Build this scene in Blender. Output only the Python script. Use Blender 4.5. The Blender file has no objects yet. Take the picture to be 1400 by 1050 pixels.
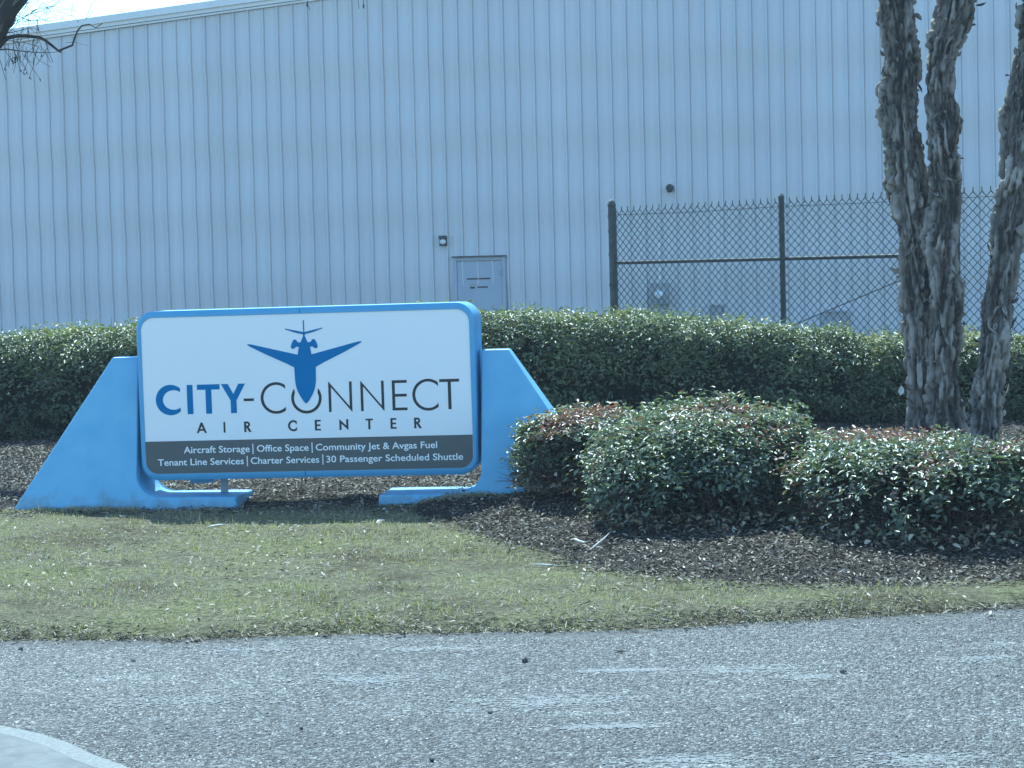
import bpy, bmesh, math, random
import numpy as np
from mathutils import Matrix, Vector, noise as mnoise

rng = np.random.default_rng(7)
random.seed(7)
scn = bpy.context.scene
col = scn.collection
PI = math.pi

# ------------------------------------------------------------------ camera
IMW, FPX, CX, CY, HORIZON = 1400.0, 3000.0, 700.0, 525.0, 362.0
EYE = 1.71
ROLL = math.radians(1.45)
PITCH = math.atan((CY - HORIZON) / FPX * math.cos(ROLL))
cam_data = bpy.data.cameras.new("camera")
cam = bpy.data.objects.new("camera", cam_data)
col.objects.link(cam)
cam_data.sensor_fit = 'HORIZONTAL'
cam_data.sensor_width = 36.0
cam_data.lens = 36.0 * FPX / IMW
cam_data.clip_start = 0.1
cam_data.clip_end = 3000.0
CAM_R = Matrix.Rotation(PI / 2 - PITCH, 3, 'X') @ Matrix.Rotation(-ROLL, 3, 'Z')
cam.matrix_world = Matrix.Translation((0, 0, EYE)) @ CAM_R.to_4x4()
scn.camera = cam

# ------------------------------------------------------------------ light
SUN_EL, SUN_AZ = math.radians(53), math.radians(-13)   # azimuth measured from +Y towards +X
world = bpy.data.worlds.new("World")
scn.world = world
world.use_nodes = True
wn, wl = world.node_tree.nodes, world.node_tree.links
bg = wn["Background"]
bg.inputs["Strength"].default_value = 0.115
sky = wn.new("ShaderNodeTexSky")
sky.sky_type = 'NISHITA'
sky.sun_disc = False
sky.sun_elevation = SUN_EL
sky.sun_rotation = SUN_AZ
sky.air_density = 1.0
sky.dust_density = 0.15
sky.ozone_density = 1.6
tc = wn.new("ShaderNodeTexCoord")
mp = wn.new("ShaderNodeMapping")
mp.inputs["Scale"].default_value = (1.6, 1.6, 4.0)
mp.inputs["Location"].default_value = (0.35, 0.1, 0.0)
cn = wn.new("ShaderNodeTexNoise")
cn.inputs["Scale"].default_value = 2.6
cn.inputs["Detail"].default_value = 7
cn.inputs["Roughness"].default_value = 0.6
cr = wn.new("ShaderNodeValToRGB")
cr.color_ramp.elements[0].position = 0.55
cr.color_ramp.elements[1].position = 0.68
mx = wn.new("ShaderNodeMixRGB")
mx.inputs["Color2"].default_value = (7.5, 8.2, 8.6, 1)
wl.new(tc.outputs["Generated"], mp.inputs["Vector"])
wl.new(mp.outputs["Vector"], cn.inputs["Vector"])
wl.new(cn.outputs["Fac"], cr.inputs["Fac"])
wl.new(cr.outputs["Color"], mx.inputs["Fac"])
wl.new(sky.outputs["Color"], mx.inputs["Color1"])
wl.new(mx.outputs["Color"], bg.inputs["Color"])

sun_data = bpy.data.lights.new("sun", 'SUN')
sun_data.energy = 3.5
sun_data.angle = math.radians(0.5)
sun_data.color = (1.0, 0.95, 0.80)
sun = bpy.data.objects.new("sun", sun_data)
col.objects.link(sun)
to_sun = Vector((math.sin(SUN_AZ) * math.cos(SUN_EL), math.cos(SUN_AZ) * math.cos(SUN_EL), math.sin(SUN_EL)))
sun.rotation_euler = to_sun.to_track_quat('Z', 'Y').to_euler()

scn.view_settings.view_transform = 'Standard'
scn.view_settings.look = 'None'
scn.view_settings.gamma = 1.0
scn.view_settings.exposure = 1.34
scn.view_settings.use_white_balance = True       # the photo was shot through a blue-green windscreen
scn.view_settings.white_balance_temperature = 5030
scn.view_settings.white_balance_tint = -5
scn.cycles.max_bounces = 6
scn.cycles.transparent_max_bounces = 6


# ------------------------------------------------------------------ surveying helpers (pixel of the 1400 px photo -> point in the place)
def ray(px, py):
    return CAM_R @ Vector(((px - CX) / FPX, -(py - CY) / FPX, -1.0))


def at(px, py, Y):
    d = ray(px, py)
    return Vector((0, 0, EYE)) + d * (Y / d.y)


def gnd(px, py, z=0.0):
    d = ray(px, py)
    return Vector((0, 0, EYE)) + d * ((z - EYE) / d.z)


# ------------------------------------------------------------------ object helpers
def tag(o, label=None, cat=None, group=None, kind=None):
    if label: o["label"] = label
    if cat: o["category"] = cat
    if group: o["group"] = group
    if kind: o["kind"] = kind
    return o


def empty(name, loc=(0, 0, 0), rz=0.0):
    o = bpy.data.objects.new(name, None)
    o.empty_display_size = 0.2
    col.objects.link(o)
    o.location = loc
    o.rotation_euler = (0, 0, rz)
    return o


def link_mesh(name, me, mat, parent=None):
    o = bpy.data.objects.new(name, me)
    col.objects.link(o)
    if mat: me.materials.append(mat)
    if parent: o.parent = parent
    return o


def mesh_np(name, V, F, mat, parent=None, smooth=False, tint=None):
    """V (n,3), F (m,k) all faces of k corners."""
    V = np.asarray(V, np.float32)
    F = np.asarray(F, np.int32)
    me = bpy.data.meshes.new(name)
    me.vertices.add(len(V))
    me.vertices.foreach_set("co", V.ravel())
    k = F.shape[1]
    me.loops.add(F.size)
    me.loops.foreach_set("vertex_index", F.ravel())
    me.polygons.add(len(F))
    me.polygons.foreach_set("loop_start", np.arange(0, F.size, k, dtype=np.int32))
    if smooth:
        me.polygons.foreach_set("use_smooth", np.ones(len(F), bool))
    if tint is not None:
        a = me.attributes.new("tint", 'FLOAT', 'POINT')
        a.data.foreach_set("value", np.asarray(tint, np.float32))
    me.update(calc_edges=True)
    me.validate()
    return link_mesh(name, me, mat, parent)


class MB:
    """collects polygons of one part"""
    def __init__(s):
        s.v, s.f = [], []

    def add(s, verts, faces):
        b = len(s.v)
        s.v += [tuple(p) for p in verts]
        s.f += [tuple(i + b for i in f) for f in faces]

    def box(s, x0, x1, y0, y1, z0, z1):
        s.add([(x0, y0, z0), (x1, y0, z0), (x1, y1, z0), (x0, y1, z0), (x0, y0, z1), (x1, y0, z1), (x1, y1, z1), (x0, y1, z1)],
              [(0, 3, 2, 1), (4, 5, 6, 7), (0, 1, 5, 4), (1, 2, 6, 5), (2, 3, 7, 6), (3, 0, 4, 7)])

    def prism(s, poly, y0, y1):
        """polygon in x,z (counter-clockwise seen from the front, -y) pushed from y0 back to y1"""
        n = len(poly)
        s.add([(x, y0, z) for x, z in poly] + [(x, y1, z) for x, z in poly],
              [tuple(range(n)), tuple(range(2 * n - 1, n - 1, -1))] + [(i, i + n, (i + 1) % n + n, (i + 1) % n) for i in range(n)])

    def tube(s, pts, radii, n=8, cap=True):
        V, F = tube_np(pts, radii, n)
        b = len(s.v)
        s.v += [tuple(p) for p in V]
        s.f += [tuple(int(i) + b for i in f) for f in F]
        if cap:
            m = len(pts)
            s.f.append(tuple(b + i for i in range(n - 1, -1, -1)))
            s.f.append(tuple(b + (m - 1) * n + i for i in range(n)))

    def build(s, name, mat, parent=None, smooth=False, bevel=0.0, seg=2, angle=30):
        me = bpy.data.meshes.new(name)
        me.from_pydata(s.v, [], s.f)
        bm = bmesh.new()
        bm.from_mesh(me)
        bmesh.ops.recalc_face_normals(bm, faces=bm.faces)
        if bevel > 0:
            es = [e for e in bm.edges if len(e.link_faces) == 2 and e.calc_face_angle(0) > math.radians(angle)]
            bmesh.ops.bevel(bm, geom=es, offset=bevel, segments=seg, profile=0.5, affect='EDGES')
        bm.to_mesh(me)
        bm.free()
        if smooth:
            me.polygons.foreach_set("use_smooth", np.ones(len(me.polygons), bool))
        me.update()
        return link_mesh(name, me, mat, parent)


def tube_np(pts, radii, n=8):
    P = np.asarray(pts, float)
    r = np.broadcast_to(np.asarray(radii, float), (len(P),))
    T = np.gradient(P, axis=0)
    T /= np.linalg.norm(T, axis=1)[:, None] + 1e-12
    ref = np.array([0, 0, 1.0]) if abs(T[0][2]) < 0.9 else np.array([1.0, 0, 0])
    u = np.cross(T[0], ref); u /= np.linalg.norm(u)
    V = []
    th = np.arange(n) * 2 * PI / n
    for i in range(len(P)):
        u = u - T[i] * (u @ T[i]); u /= np.linalg.norm(u) + 1e-12
        w = np.cross(T[i], u)
        V.append(P[i] + r[i] * (np.cos(th)[:, None] * u + np.sin(th)[:, None] * w))
    V = np.concatenate(V)
    i = np.arange(len(P) - 1)[:, None] * n
    j = np.arange(n)[None]
    k = (j + 1) % n
    F = np.stack([i + j, i + k, i + n + k, i + n + j], -1).reshape(-1, 4)
    return V, F


class NP:
    """collects numpy quads of one part, with a tint per vertex"""
    def __init__(s):
        s.V, s.F, s.T, s.n = [], [], [], 0

    def add(s, V, F, t=0.5):
        s.V.append(np.asarray(V, float)); s.F.append(np.asarray(F) + s.n)
        s.T.append(np.full(len(V), t) if np.isscalar(t) else np.asarray(t))
        s.n += len(V)

    def tube(s, pts, radii, n=5, t=0.5):
        V, F = tube_np(pts, radii, n)
        s.add(V, F, t)

    def build(s, name, mat, parent=None, smooth=True):
        return mesh_np(name, np.concatenate(s.V), np.concatenate(s.F), mat, parent, smooth, np.concatenate(s.T))


def waves(P, seed, scale=1.0, octs=3):
    """smooth pseudo-noise of points, about -1..1"""
    g = np.random.default_rng(seed)
    P = np.asarray(P, float)
    out = np.zeros(len(P)); amp = 1.0; tot = 0
    for o in range(octs):
        for k in range(4):
            d = g.normal(size=P.shape[1]); d /= np.linalg.norm(d)
            f = scale * 2 ** o * g.uniform(0.7, 1.4)
            out += amp * np.sin(P @ d * f * 2 * PI + g.uniform(0, 2 * PI))
            tot += amp * 0.6
        amp *= 0.55
    return out / tot


def norm(a):
    return a / (np.linalg.norm(a, axis=-1, keepdims=True) + 1e-9)


def leaves_np(P, N, D, L, W, fold=0.25, tint=None):
    """folded six-corner leaves: base points P, surface normals N, axis directions D"""
    D = norm(D - N * np.sum(D * N, -1, keepdims=True))
    S = np.cross(D, N)
    L = L[:, None]; W = W[:, None]
    up = N * W * fold
    v0 = P
    v1 = P + D * L * 0.32 + S * W * 0.5 + up
    v2 = P + D * L * 0.70 + S * W * 0.38 + up * 0.8
    v3 = P + D * L - N * L * 0.08
    v4 = P + D * L * 0.70 - S * W * 0.38 + up * 0.8
    v5 = P + D * L * 0.32 - S * W * 0.5 + up
    V = np.stack([v0, v1, v2, v3, v4, v5], 1).reshape(-1, 3)
    b = np.arange(len(P))[:, None] * 6
    F = np.concatenate([b + np.array([[0, 1, 2, 3]]), b + np.array([[0, 3, 4, 5]])], 1).reshape(-1, 4)
    T = None if tint is None else np.repeat(tint, 6)
    return V, F, T


# ------------------------------------------------------------------ material helpers
def material(name):
    m = bpy.data.materials.new(name)
    m.use_nodes = True
    return m, m.node_tree.nodes, m.node_tree.links, m.node_tree.nodes["Principled BSDF"]


def ramp(nodes, stops, interp='LINEAR'):
    r = nodes.new("ShaderNodeValToRGB")
    r.color_ramp.interpolation = interp
    while len(r.color_ramp.elements) < len(stops):
        r.color_ramp.elements.new(0.5)
    for e, (p, c) in zip(r.color_ramp.elements, stops):
        e.position = p
        e.color = (*c, 1) if len(c) == 3 else c
    return r


def noise_tex(nodes, links, scale, detail=4, rough=0.55, vec=None, stretch=None):
    n = nodes.new("ShaderNodeTexNoise")
    n.inputs["Scale"].default_value = scale
    n.inputs["Detail"].default_value = detail
    n.inputs["Roughness"].default_value = rough
    t = nodes.new("ShaderNodeTexCoord")
    out = t.outputs["Object"]
    if stretch:
        mm = nodes.new("ShaderNodeMapping")
        mm.inputs["Scale"].default_value = stretch
        links.new(out, mm.inputs["Vector"])
        out = mm.outputs["Vector"]
    links.new(out, n.inputs["Vector"])
    return n


def bump(nodes, links, height, bsdf, strength=0.3, dist=0.01):
    b = nodes.new("ShaderNodeBump")
    b.inputs["Strength"].default_value = strength
    b.inputs["Distance"].default_value = dist
    links.new(height, b.inputs["Height"])
    links.new(b.outputs["Normal"], bsdf.inputs["Normal"])
    return b


def mat_paint(name, c0, c1, rough=0.5, scale=6, spec=0.4, bstr=0.05, bscale=60, stretch=None):
    m, n, l, b = material(name)
    t = noise_tex(n, l, scale, 5, 0.6, stretch=stretch)
    r = ramp(n, [(0.3, c0), (0.7, c1)])
    l.new(t.outputs["Fac"], r.inputs["Fac"])
    l.new(r.outputs["Color"], b.inputs["Base Color"])
    b.inputs["Roughness"].default_value = rough
    b.inputs["Specular IOR Level"].default_value = spec
    if bstr:
        t2 = noise_tex(n, l, bscale, 3)
        bump(n, l, t2.outputs["Fac"], b, bstr, 0.005)
    return m


def mat_tint(name, stops, rough=0.6, spec=0.3, transl=0.0, transl_gain=1.6, nscale=3.0, namp=0.15):
    """colour picked by the mesh's own 'tint' value with a little large-scale variation"""
    m, n, l, b = material(name)
    a = n.new("ShaderNodeAttribute"); a.attribute_name = "tint"
    t = noise_tex(n, l, nscale, 3)
    ma = n.new("ShaderNodeMath"); ma.operation = 'MULTIPLY_ADD'
    ma.inputs[1].default_value = namp * 2
    ma.inputs[2].default_value = -namp
    l.new(t.outputs["Fac"], ma.inputs[0])
    ad = n.new("ShaderNodeMath"); ad.operation = 'ADD'; ad.use_clamp = True
    l.new(a.outputs["Fac"], ad.inputs[0]); l.new(ma.outputs[0], ad.inputs[1])
    r = ramp(n, stops)
    l.new(ad.outputs[0], r.inputs["Fac"])
    l.new(r.outputs["Color"], b.inputs["Base Color"])
    b.inputs["Roughness"].default_value = rough
    b.inputs["Specular IOR Level"].default_value = spec
    if transl > 0:
        tr = n.new("ShaderNodeBsdfTranslucent")
        g = n.new("ShaderNodeMixRGB"); g.blend_type = 'MULTIPLY'; g.inputs["Fac"].default_value = 1
        g.inputs["Color2"].default_value = (transl_gain * 1.1, transl_gain * 1.2, transl_gain * 0.6, 1)
        l.new(r.outputs["Color"], g.inputs["Color1"])
        l.new(g.outputs["Color"], tr.inputs["Color"])
        mxs = n.new("ShaderNodeMixShader"); mxs.inputs["Fac"].default_value = transl
        l.new(b.outputs["BSDF"], mxs.inputs[1]); l.new(tr.outputs["BSDF"], mxs.inputs[2])
        l.new(mxs.outputs["Shader"], n["Material Output"].inputs["Surface"])
    return m


# road: worn chip-seal asphalt with pale worn patches
def mat_asphalt():
    m, n, l, b = material("worn asphalt")
    t = n.new("ShaderNodeTexCoord")
    v = n.new("ShaderNodeTexVoronoi"); v.inputs["Scale"].default_value = 70
    v.inputs["Randomness"].default_value = 1
    l.new(t.outputs["Object"], v.inputs["Vector"])
    stone = ramp(n, [(0.0, (0.022, 0.022, 0.023)), (0.45, (0.064, 0.064, 0.064)), (0.8, (0.135, 0.135, 0.130)), (1.0, (0.30, 0.30, 0.285))])
    sep = n.new("ShaderNodeSeparateColor")
    l.new(v.outputs["Color"], sep.inputs["Color"])
    l.new(sep.outputs["Red"], stone.inputs["Fac"])
    big = noise_tex(n, l, 0.55, 6, 0.6, stretch=(0.55, 1.3, 1))
    rb = ramp(n, [(0.36, (0.74, 0.74, 0.75)), (0.52, (1.0, 1.0, 1.0)), (0.70, (1.35, 1.35, 1.32))])
    l.new(big.outputs["Fac"], rb.inputs["Fac"])
    mul = n.new("ShaderNodeMixRGB"); mul.blend_type = 'MULTIPLY'; mul.inputs["Fac"].default_value = 1
    l.new(stone.outputs["Color"], mul.inputs["Color1"]); l.new(rb.outputs["Color"], mul.inputs["Color2"])
    # chalky pale streaks lying along the road
    st = noise_tex(n, l, 0.9, 5, 0.62, stretch=(0.8, 3.2, 1))
    rs = ramp(n, [(0.60, (0, 0, 0)), (0.70, (1, 1, 1))])
    l.new(st.outputs["Fac"], rs.inputs["Fac"])
    fine = noise_tex(n, l, 25, 3)
    rf = ramp(n, [(0.42, (0, 0, 0)), (0.62, (1, 1, 1))])
    l.new(fine.outputs["Fac"], rf.inputs["Fac"])
    mm = n.new("ShaderNodeMath"); mm.operation = 'MULTIPLY'
    l.new(rs.outputs["Color"], mm.inputs[0]); l.new(rf.outputs["Color"], mm.inputs[1])
    mix = n.new("ShaderNodeMixRGB"); mix.inputs["Color2"].default_value = (0.40, 0.40, 0.385, 1)
    l.new(mm.outputs[0], mix.inputs["Fac"]); l.new(mul.outputs["Color"], mix.inputs["Color1"])
    l.new(mix.outputs["Color"], b.inputs["Base Color"])
    b.inputs["Roughness"].default_value = 0.75
    b.inputs["Specular IOR Level"].default_value = 0.35
    inv = n.new("ShaderNodeMath"); inv.operation = 'SUBTRACT'; inv.inputs[0].default_value = 1
    l.new(v.outputs["Distance"], inv.inputs[1])
    n2 = noise_tex(n, l, 30, 3)
    ad = n.new("ShaderNodeMath"); ad.operation = 'ADD'
    l.new(inv.outputs[0], ad.inputs[0]); l.new(n2.outputs["Fac"], ad.inputs[1])
    bump(n, l, ad.outputs[0], b, 1.0, 0.014)
    return m


def mat_soil(name, c0, c1, c2, scale=14, bstr=0.8):
    m, n, l, b = material(name)
    t = noise_tex(n, l, scale, 8, 0.7)
    r = ramp(n, [(0.3, c0), (0.5, c1), (0.72, c2)])
    l.new(t.outputs["Fac"], r.inputs["Fac"])
    l.new(r.outputs["Color"], b.inputs["Base Color"])
    b.inputs["Roughness"].default_value = 0.95
    b.inputs["Specular IOR Level"].default_value = 0.1
    t2 = noise_tex(n, l, scale * 4, 5, 0.7)
    bump(n, l, t2.outputs["Fac"], b, bstr, 0.02)
    return m


def mat_lawn():
    m, n, l, b = material("thatch under the grass")
    t = noise_tex(n, l, 26, 8, 0.72)
    r = ramp(n, [(0.30, (0.062, 0.055, 0.036)), (0.48, (0.19, 0.175, 0.105)), (0.72, (0.40, 0.37, 0.255))])
    l.new(t.outputs["Fac"], r.inputs["Fac"])
    t2 = noise_tex(n, l, 0.9, 6, 0.65)
    r2 = ramp(n, [(0.38, (0.56, 0.50, 0.45)), (0.5, (0.95, 0.93, 0.88)), (0.62, (0.98, 1.02, 0.78))])
    l.new(t2.outputs["Fac"], r2.inputs["Fac"])
    mul = n.new("ShaderNodeMixRGB"); mul.blend_type = 'MULTIPLY'; mul.inputs["Fac"].default_value = 1
    l.new(r.outputs["Color"], mul.inputs["Color1"]); l.new(r2.outputs["Color"], mul.inputs["Color2"])
    l.new(mul.outputs["Color"], b.inputs["Base Color"])
    b.inputs["Roughness"].default_value = 0.95
    b.inputs["Specular IOR Level"].default_value = 0.1
    t3 = noise_tex(n, l, 60, 6, 0.75)
    bump(n, l, t3.outputs["Fac"], b, 1.0, 0.03)
    return m


M_ASPHALT = mat_asphalt()
M_DUST = mat_soil("sandy road dust", (0.10, 0.098, 0.09), (0.165, 0.16, 0.148), (0.25, 0.245, 0.225), 30, 0.8)
M_SCUFF = mat_soil("chalky worn asphalt", (0.26, 0.257, 0.248), (0.40, 0.395, 0.38), (0.54, 0.53, 0.50), 60, 0.8)
M_AGG = mat_tint("exposed road stone", [(0.0, (0.025, 0.025, 0.026)), (0.45, (0.075, 0.075, 0.075)), (0.8, (0.19, 0.19, 0.18)), (1.0, (0.42, 0.42, 0.40))], 0.65, 0.4, 0, 1, 0.6, 0.12)
M_CONCRETE = mat_soil("pale concrete", (0.15, 0.15, 0.145), (0.19, 0.19, 0.182), (0.24, 0.24, 0.23), 9, 0.12)
M_CONCRETE_EDGE = mat_soil("gritty pale concrete", (0.22, 0.22, 0.21), (0.31, 0.31, 0.29), (0.42, 0.42, 0.39), 60, 0.6)
M_SOIL = mat_soil("dry soil", (0.05, 0.042, 0.03), (0.11, 0.095, 0.065), (0.20, 0.18, 0.13))
M_LAWN = mat_lawn()
M_MULCH = mat_soil("bark mulch", (0.022, 0.018, 0.014), (0.06, 0.05, 0.04), (0.14, 0.12, 0.095), 30, 1.0)
M_GRASS = mat_tint("grass blades", [(0.0, (0.44, 0.39, 0.28)), (0.38, (0.32, 0.285, 0.175)), (0.70, (0.225, 0.22, 0.105)), (1.0, (0.15, 0.165, 0.065))], 0.6, 0.25, 0.25, 1.4, 1.5, 0.1)
M_CHIPS = mat_tint("mulch chips", [(0.0, (0.03, 0.023, 0.018)), (0.36, (0.13, 0.104, 0.076)), (0.66, (0.30, 0.25, 0.185)), (1.0, (0.60, 0.54, 0.43))], 0.75, 0.3, 0, 1, 2.0, 0.06)
M_STRAW = mat_tint("dry straw and leaves", [(0.0, (0.10, 0.08, 0.055)), (0.5, (0.26, 0.22, 0.14)), (1.0, (0.55, 0.50, 0.38))], 0.6, 0.3, 0, 1, 2.0, 0.05)
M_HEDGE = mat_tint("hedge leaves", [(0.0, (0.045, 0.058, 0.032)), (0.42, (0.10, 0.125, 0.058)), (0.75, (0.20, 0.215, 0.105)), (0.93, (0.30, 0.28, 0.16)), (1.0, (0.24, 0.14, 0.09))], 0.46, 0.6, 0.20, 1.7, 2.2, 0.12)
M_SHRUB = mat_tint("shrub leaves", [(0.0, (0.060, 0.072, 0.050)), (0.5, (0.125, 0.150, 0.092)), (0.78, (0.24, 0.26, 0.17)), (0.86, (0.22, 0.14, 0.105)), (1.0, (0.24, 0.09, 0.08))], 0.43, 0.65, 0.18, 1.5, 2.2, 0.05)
M_TWIG = mat_paint("twigs", (0.05, 0.04, 0.032), (0.14, 0.115, 0.09), 0.8, 9, 0.2, 0.1)
M_TWIG_DARK = mat_paint("dark twigs", (0.025, 0.02, 0.02), (0.055, 0.045, 0.04), 0.7, 9, 0.3, 0.1)  # plain dark brown for bare branches and the fallen twig
M_CORE = mat_soil("core with shade in its colour", (0.008, 0.012, 0.006), (0.016, 0.022, 0.011), (0.03, 0.032, 0.02), 20, 1.0)  # for the added filler cores; interior shade is put into this colour
M_BARK = mat_tint("flaking grey bark", [(0.0, (0.045, 0.038, 0.032)), (0.42, (0.17, 0.148, 0.122)), (0.75, (0.33, 0.29, 0.245)), (1.0, (0.46, 0.42, 0.36))], 0.85, 0.2, 0, 1, 7.0, 0.28)
M_BLUE = mat_paint("chalky sky blue paint", (0.20, 0.42, 0.63), (0.25, 0.475, 0.675), 0.5, 5, 0.35, 0.22, 110)
def dirt(m):
    n, l = m.node_tree.nodes, m.node_tree.links
    b = n["Principled BSDF"]
    src = b.inputs["Base Color"].links[0].from_socket
    t = n.new("ShaderNodeTexCoord"); sp = n.new("ShaderNodeSeparateXYZ"); l.new(t.outputs["Object"], sp.inputs[0])
    nz = noise_tex(n, l, 9, 7, 0.7)
    mr = n.new("ShaderNodeMapRange"); mr.inputs[1].default_value = 0.0; mr.inputs[2].default_value = 0.22; mr.inputs[3].default_value = 0.30; mr.inputs[4].default_value = -0.14
    l.new(sp.outputs["Z"], mr.inputs[0])
    ad = n.new("ShaderNodeMath"); ad.operation = 'ADD'; l.new(nz.outputs["Fac"], ad.inputs[0]); l.new(mr.outputs[0], ad.inputs[1])
    r = ramp(n, [(0.58, (0, 0, 0)), (0.85, (0.55, 0.55, 0.55))]); l.new(ad.outputs[0], r.inputs["Fac"])
    mx_ = n.new("ShaderNodeMixRGB"); mx_.inputs["Color2"].default_value = (0.16, 0.17, 0.17, 1)
    l.new(r.outputs["Color"], mx_.inputs["Fac"]); l.new(src, mx_.inputs["Color1"]); l.new(mx_.outputs["Color"], b.inputs["Base Color"])


dirt(M_BLUE)
M_BLUE_FRAME = mat_paint("blue frame paint", (0.14, 0.34, 0.57), (0.17, 0.38, 0.61), 0.4, 4, 0.45, 0.04, 60)
M_FACE = mat_paint("white sign vinyl", (0.84, 0.845, 0.85), (0.87, 0.87, 0.87), 0.22, 1.2, 0.5, 0.03, 2.5)
M_WHITE = mat_paint("white lettering vinyl", (0.86, 0.86, 0.86), (0.88, 0.88, 0.88), 0.3, 3, 0.5, 0)
M_LOGO = mat_paint("logo blue vinyl", (0.0, 0.135, 0.37), (0.0, 0.145, 0.39), 0.35, 3, 0.4, 0)
M_INK = mat_paint("charcoal vinyl", (0.018, 0.022, 0.026), (0.022, 0.026, 0.03), 0.4, 3, 0.4, 0)
M_BAND = mat_paint("slate grey vinyl", (0.088, 0.098, 0.10), (0.097, 0.107, 0.11), 0.35, 3, 0.4, 0)
M_WALL = mat_paint("white ribbed steel", (0.565, 0.565, 0.575), (0.635, 0.635, 0.64), 0.42, 0.35, 0.45, 0.10, 1.2, stretch=(4.0, 1.0, 0.10))
M_TRIM = mat_paint("white steel trim", (0.70, 0.71, 0.70), (0.77, 0.77, 0.75), 0.4, 1, 0.4, 0)
M_ROOF = mat_paint("roof steel", (0.55, 0.56, 0.57), (0.62, 0.62, 0.62), 0.4, 1, 0.4, 0)
M_DOOR = mat_paint("pale steel door", (0.36, 0.40, 0.47), (0.41, 0.45, 0.51), 0.45, 1.5, 0.4, 0.03)
M_GALV = mat_paint("weathered galvanised steel", (0.04, 0.043, 0.043), (0.09, 0.095, 0.09), 0.7, 8, 0.5, 0.05)
M_WIRE = mat_paint("dull fence wire", (0.03, 0.033, 0.033), (0.055, 0.058, 0.058), 0.6, 20, 0.4, 0)
M_DARKMETAL = mat_paint("dark bronze metal", (0.02, 0.02, 0.022), (0.04, 0.04, 0.042), 0.4, 10, 0.5, 0)
M_GREYBOX = mat_paint("grey enclosure paint", (0.30, 0.31, 0.32), (0.38, 0.39, 0.40), 0.5, 3, 0.4, 0.03)
M_STONE = mat_soil("road pebble", (0.06, 0.058, 0.052), (0.12, 0.115, 0.105), (0.24, 0.23, 0.21), 40, 0.6)
M_PALE = mat_paint("bleached bark", (0.42, 0.39, 0.33), (0.62, 0.58, 0.50), 0.7, 25, 0.3, 0.2)
m_lens, _n, _l, _b = material("clear lamp lens")
_b.inputs["Base Color"].default_value = (0.75, 0.77, 0.78, 1)
_b.inputs["Roughness"].default_value = 0.12
_t = noise_tex(_n, _l, 40, 2); bump(_n, _l, _t.outputs["Fac"], _b, 0.15, 0.004)
M_LENS = m_lens

# ================================================================== SETTING
# ---- road, concrete corner, ground
ROAD_Z = -0.045
edge_px = [(-140, 884), (0, 879), (300, 878), (450, 874), (700, 868), (900, 861), (1050, 853), (1200, 845), (1400, 833), (1540, 824)]
_e = [gnd(x, y, ROAD_Z) for x, y in edge_px]
EX = np.array([-40.0] + [p.x for p in _e] + [40.0])
EY = np.array([10.9] + [p.y for p in _e] + [13.5])


def road_edge(x):
    x = np.asarray(x, float)
    p = np.stack([x, x * 0], -1).reshape(-1, 2)
    return np.interp(x, EX, EY) + 0.045 * waves(p, 3, 0.8, 5).reshape(x.shape)


def sheet(name, xs, ys, z, mat):
    X, Y = np.meshgrid(xs, ys)
    Z = z(X, Y) if callable(z) else np.full_like(X, z)
    V = np.stack([X, Y, Z], -1).reshape(-1, 3)
    nx, ny = len(xs), len(ys)
    i = (np.arange(ny - 1)[:, None] * nx + np.arange(nx - 1)[None]).ravel()
    F = np.stack([i, i + 1, i + nx + 1, i + nx], -1)
    return mesh_np(name, V, F, mat, None, True)


def road_z(X, Y):
    return ROAD_Z + 0.006 * np.sin(X * 1.3) * np.sin(Y * 1.1)


rd = sheet("road", np.linspace(-40, 40, 641), np.linspace(-25, 11.6, 320), road_z, M_ASPHALT)
tag(rd, kind='structure')


def base_z(X, Y):
    return -0.10 - 0.30 * np.clip((Y - 25) / 9, 0, 1) - 0.0 * X


gs = sheet("ground", np.concatenate([[-600, -200, -80], np.linspace(-45, 45, 46), [80, 200, 600]]),
           np.concatenate([[-400, -100, -30], np.linspace(-20, 60, 81), [100, 250, 900]]), base_z, M_SOIL)
tag(gs, kind='structure')

# concrete corner in the lower left, with a gritty edge
cpx = [(-220, 968), (-60, 982), (0, 993), (50, 1003), (92, 1016), (130, 1034), (165, 1046), (200, 1062), (236, 1090), (260, 1140)]
cp = [gnd(x, y, ROAD_Z) for x, y in cpx]
mb = MB(); z0 = ROAD_Z + 0.012
inner = [(p.x - 0.055, p.y - 0.10, z0) for p in cp]
poly = inner + [(cp[-1].x, 4.0, z0), (-6.0, 4.0, z0), (-6.0, cp[0].y - 0.1, z0)]
n_ = len(poly)
mb.add(poly + [(x, y, ROAD_Z - 0.02) for x, y, z in poly], [tuple(range(n_))] + [(i, (i + 1) % n_, (i + 1) % n_ + n_, i + n_) for i in range(n_)])
tag(mb.build("pavement", M_CONCRETE), kind='structure')
mb = MB()
for a, b, c, d in zip(cp[:-1], cp[1:], inner[:-1], inner[1:]):
    mb.add([(a.x, a.y, ROAD_Z + 0.004), (b.x, b.y, ROAD_Z + 0.004), (d[0], d[1], z0 - 0.001), (c[0], c[1], z0 - 0.001)], [(0, 1, 2, 3)])
tag(mb.build("pavement_edge", M_CONCRETE_EDGE), kind='structure')

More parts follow.
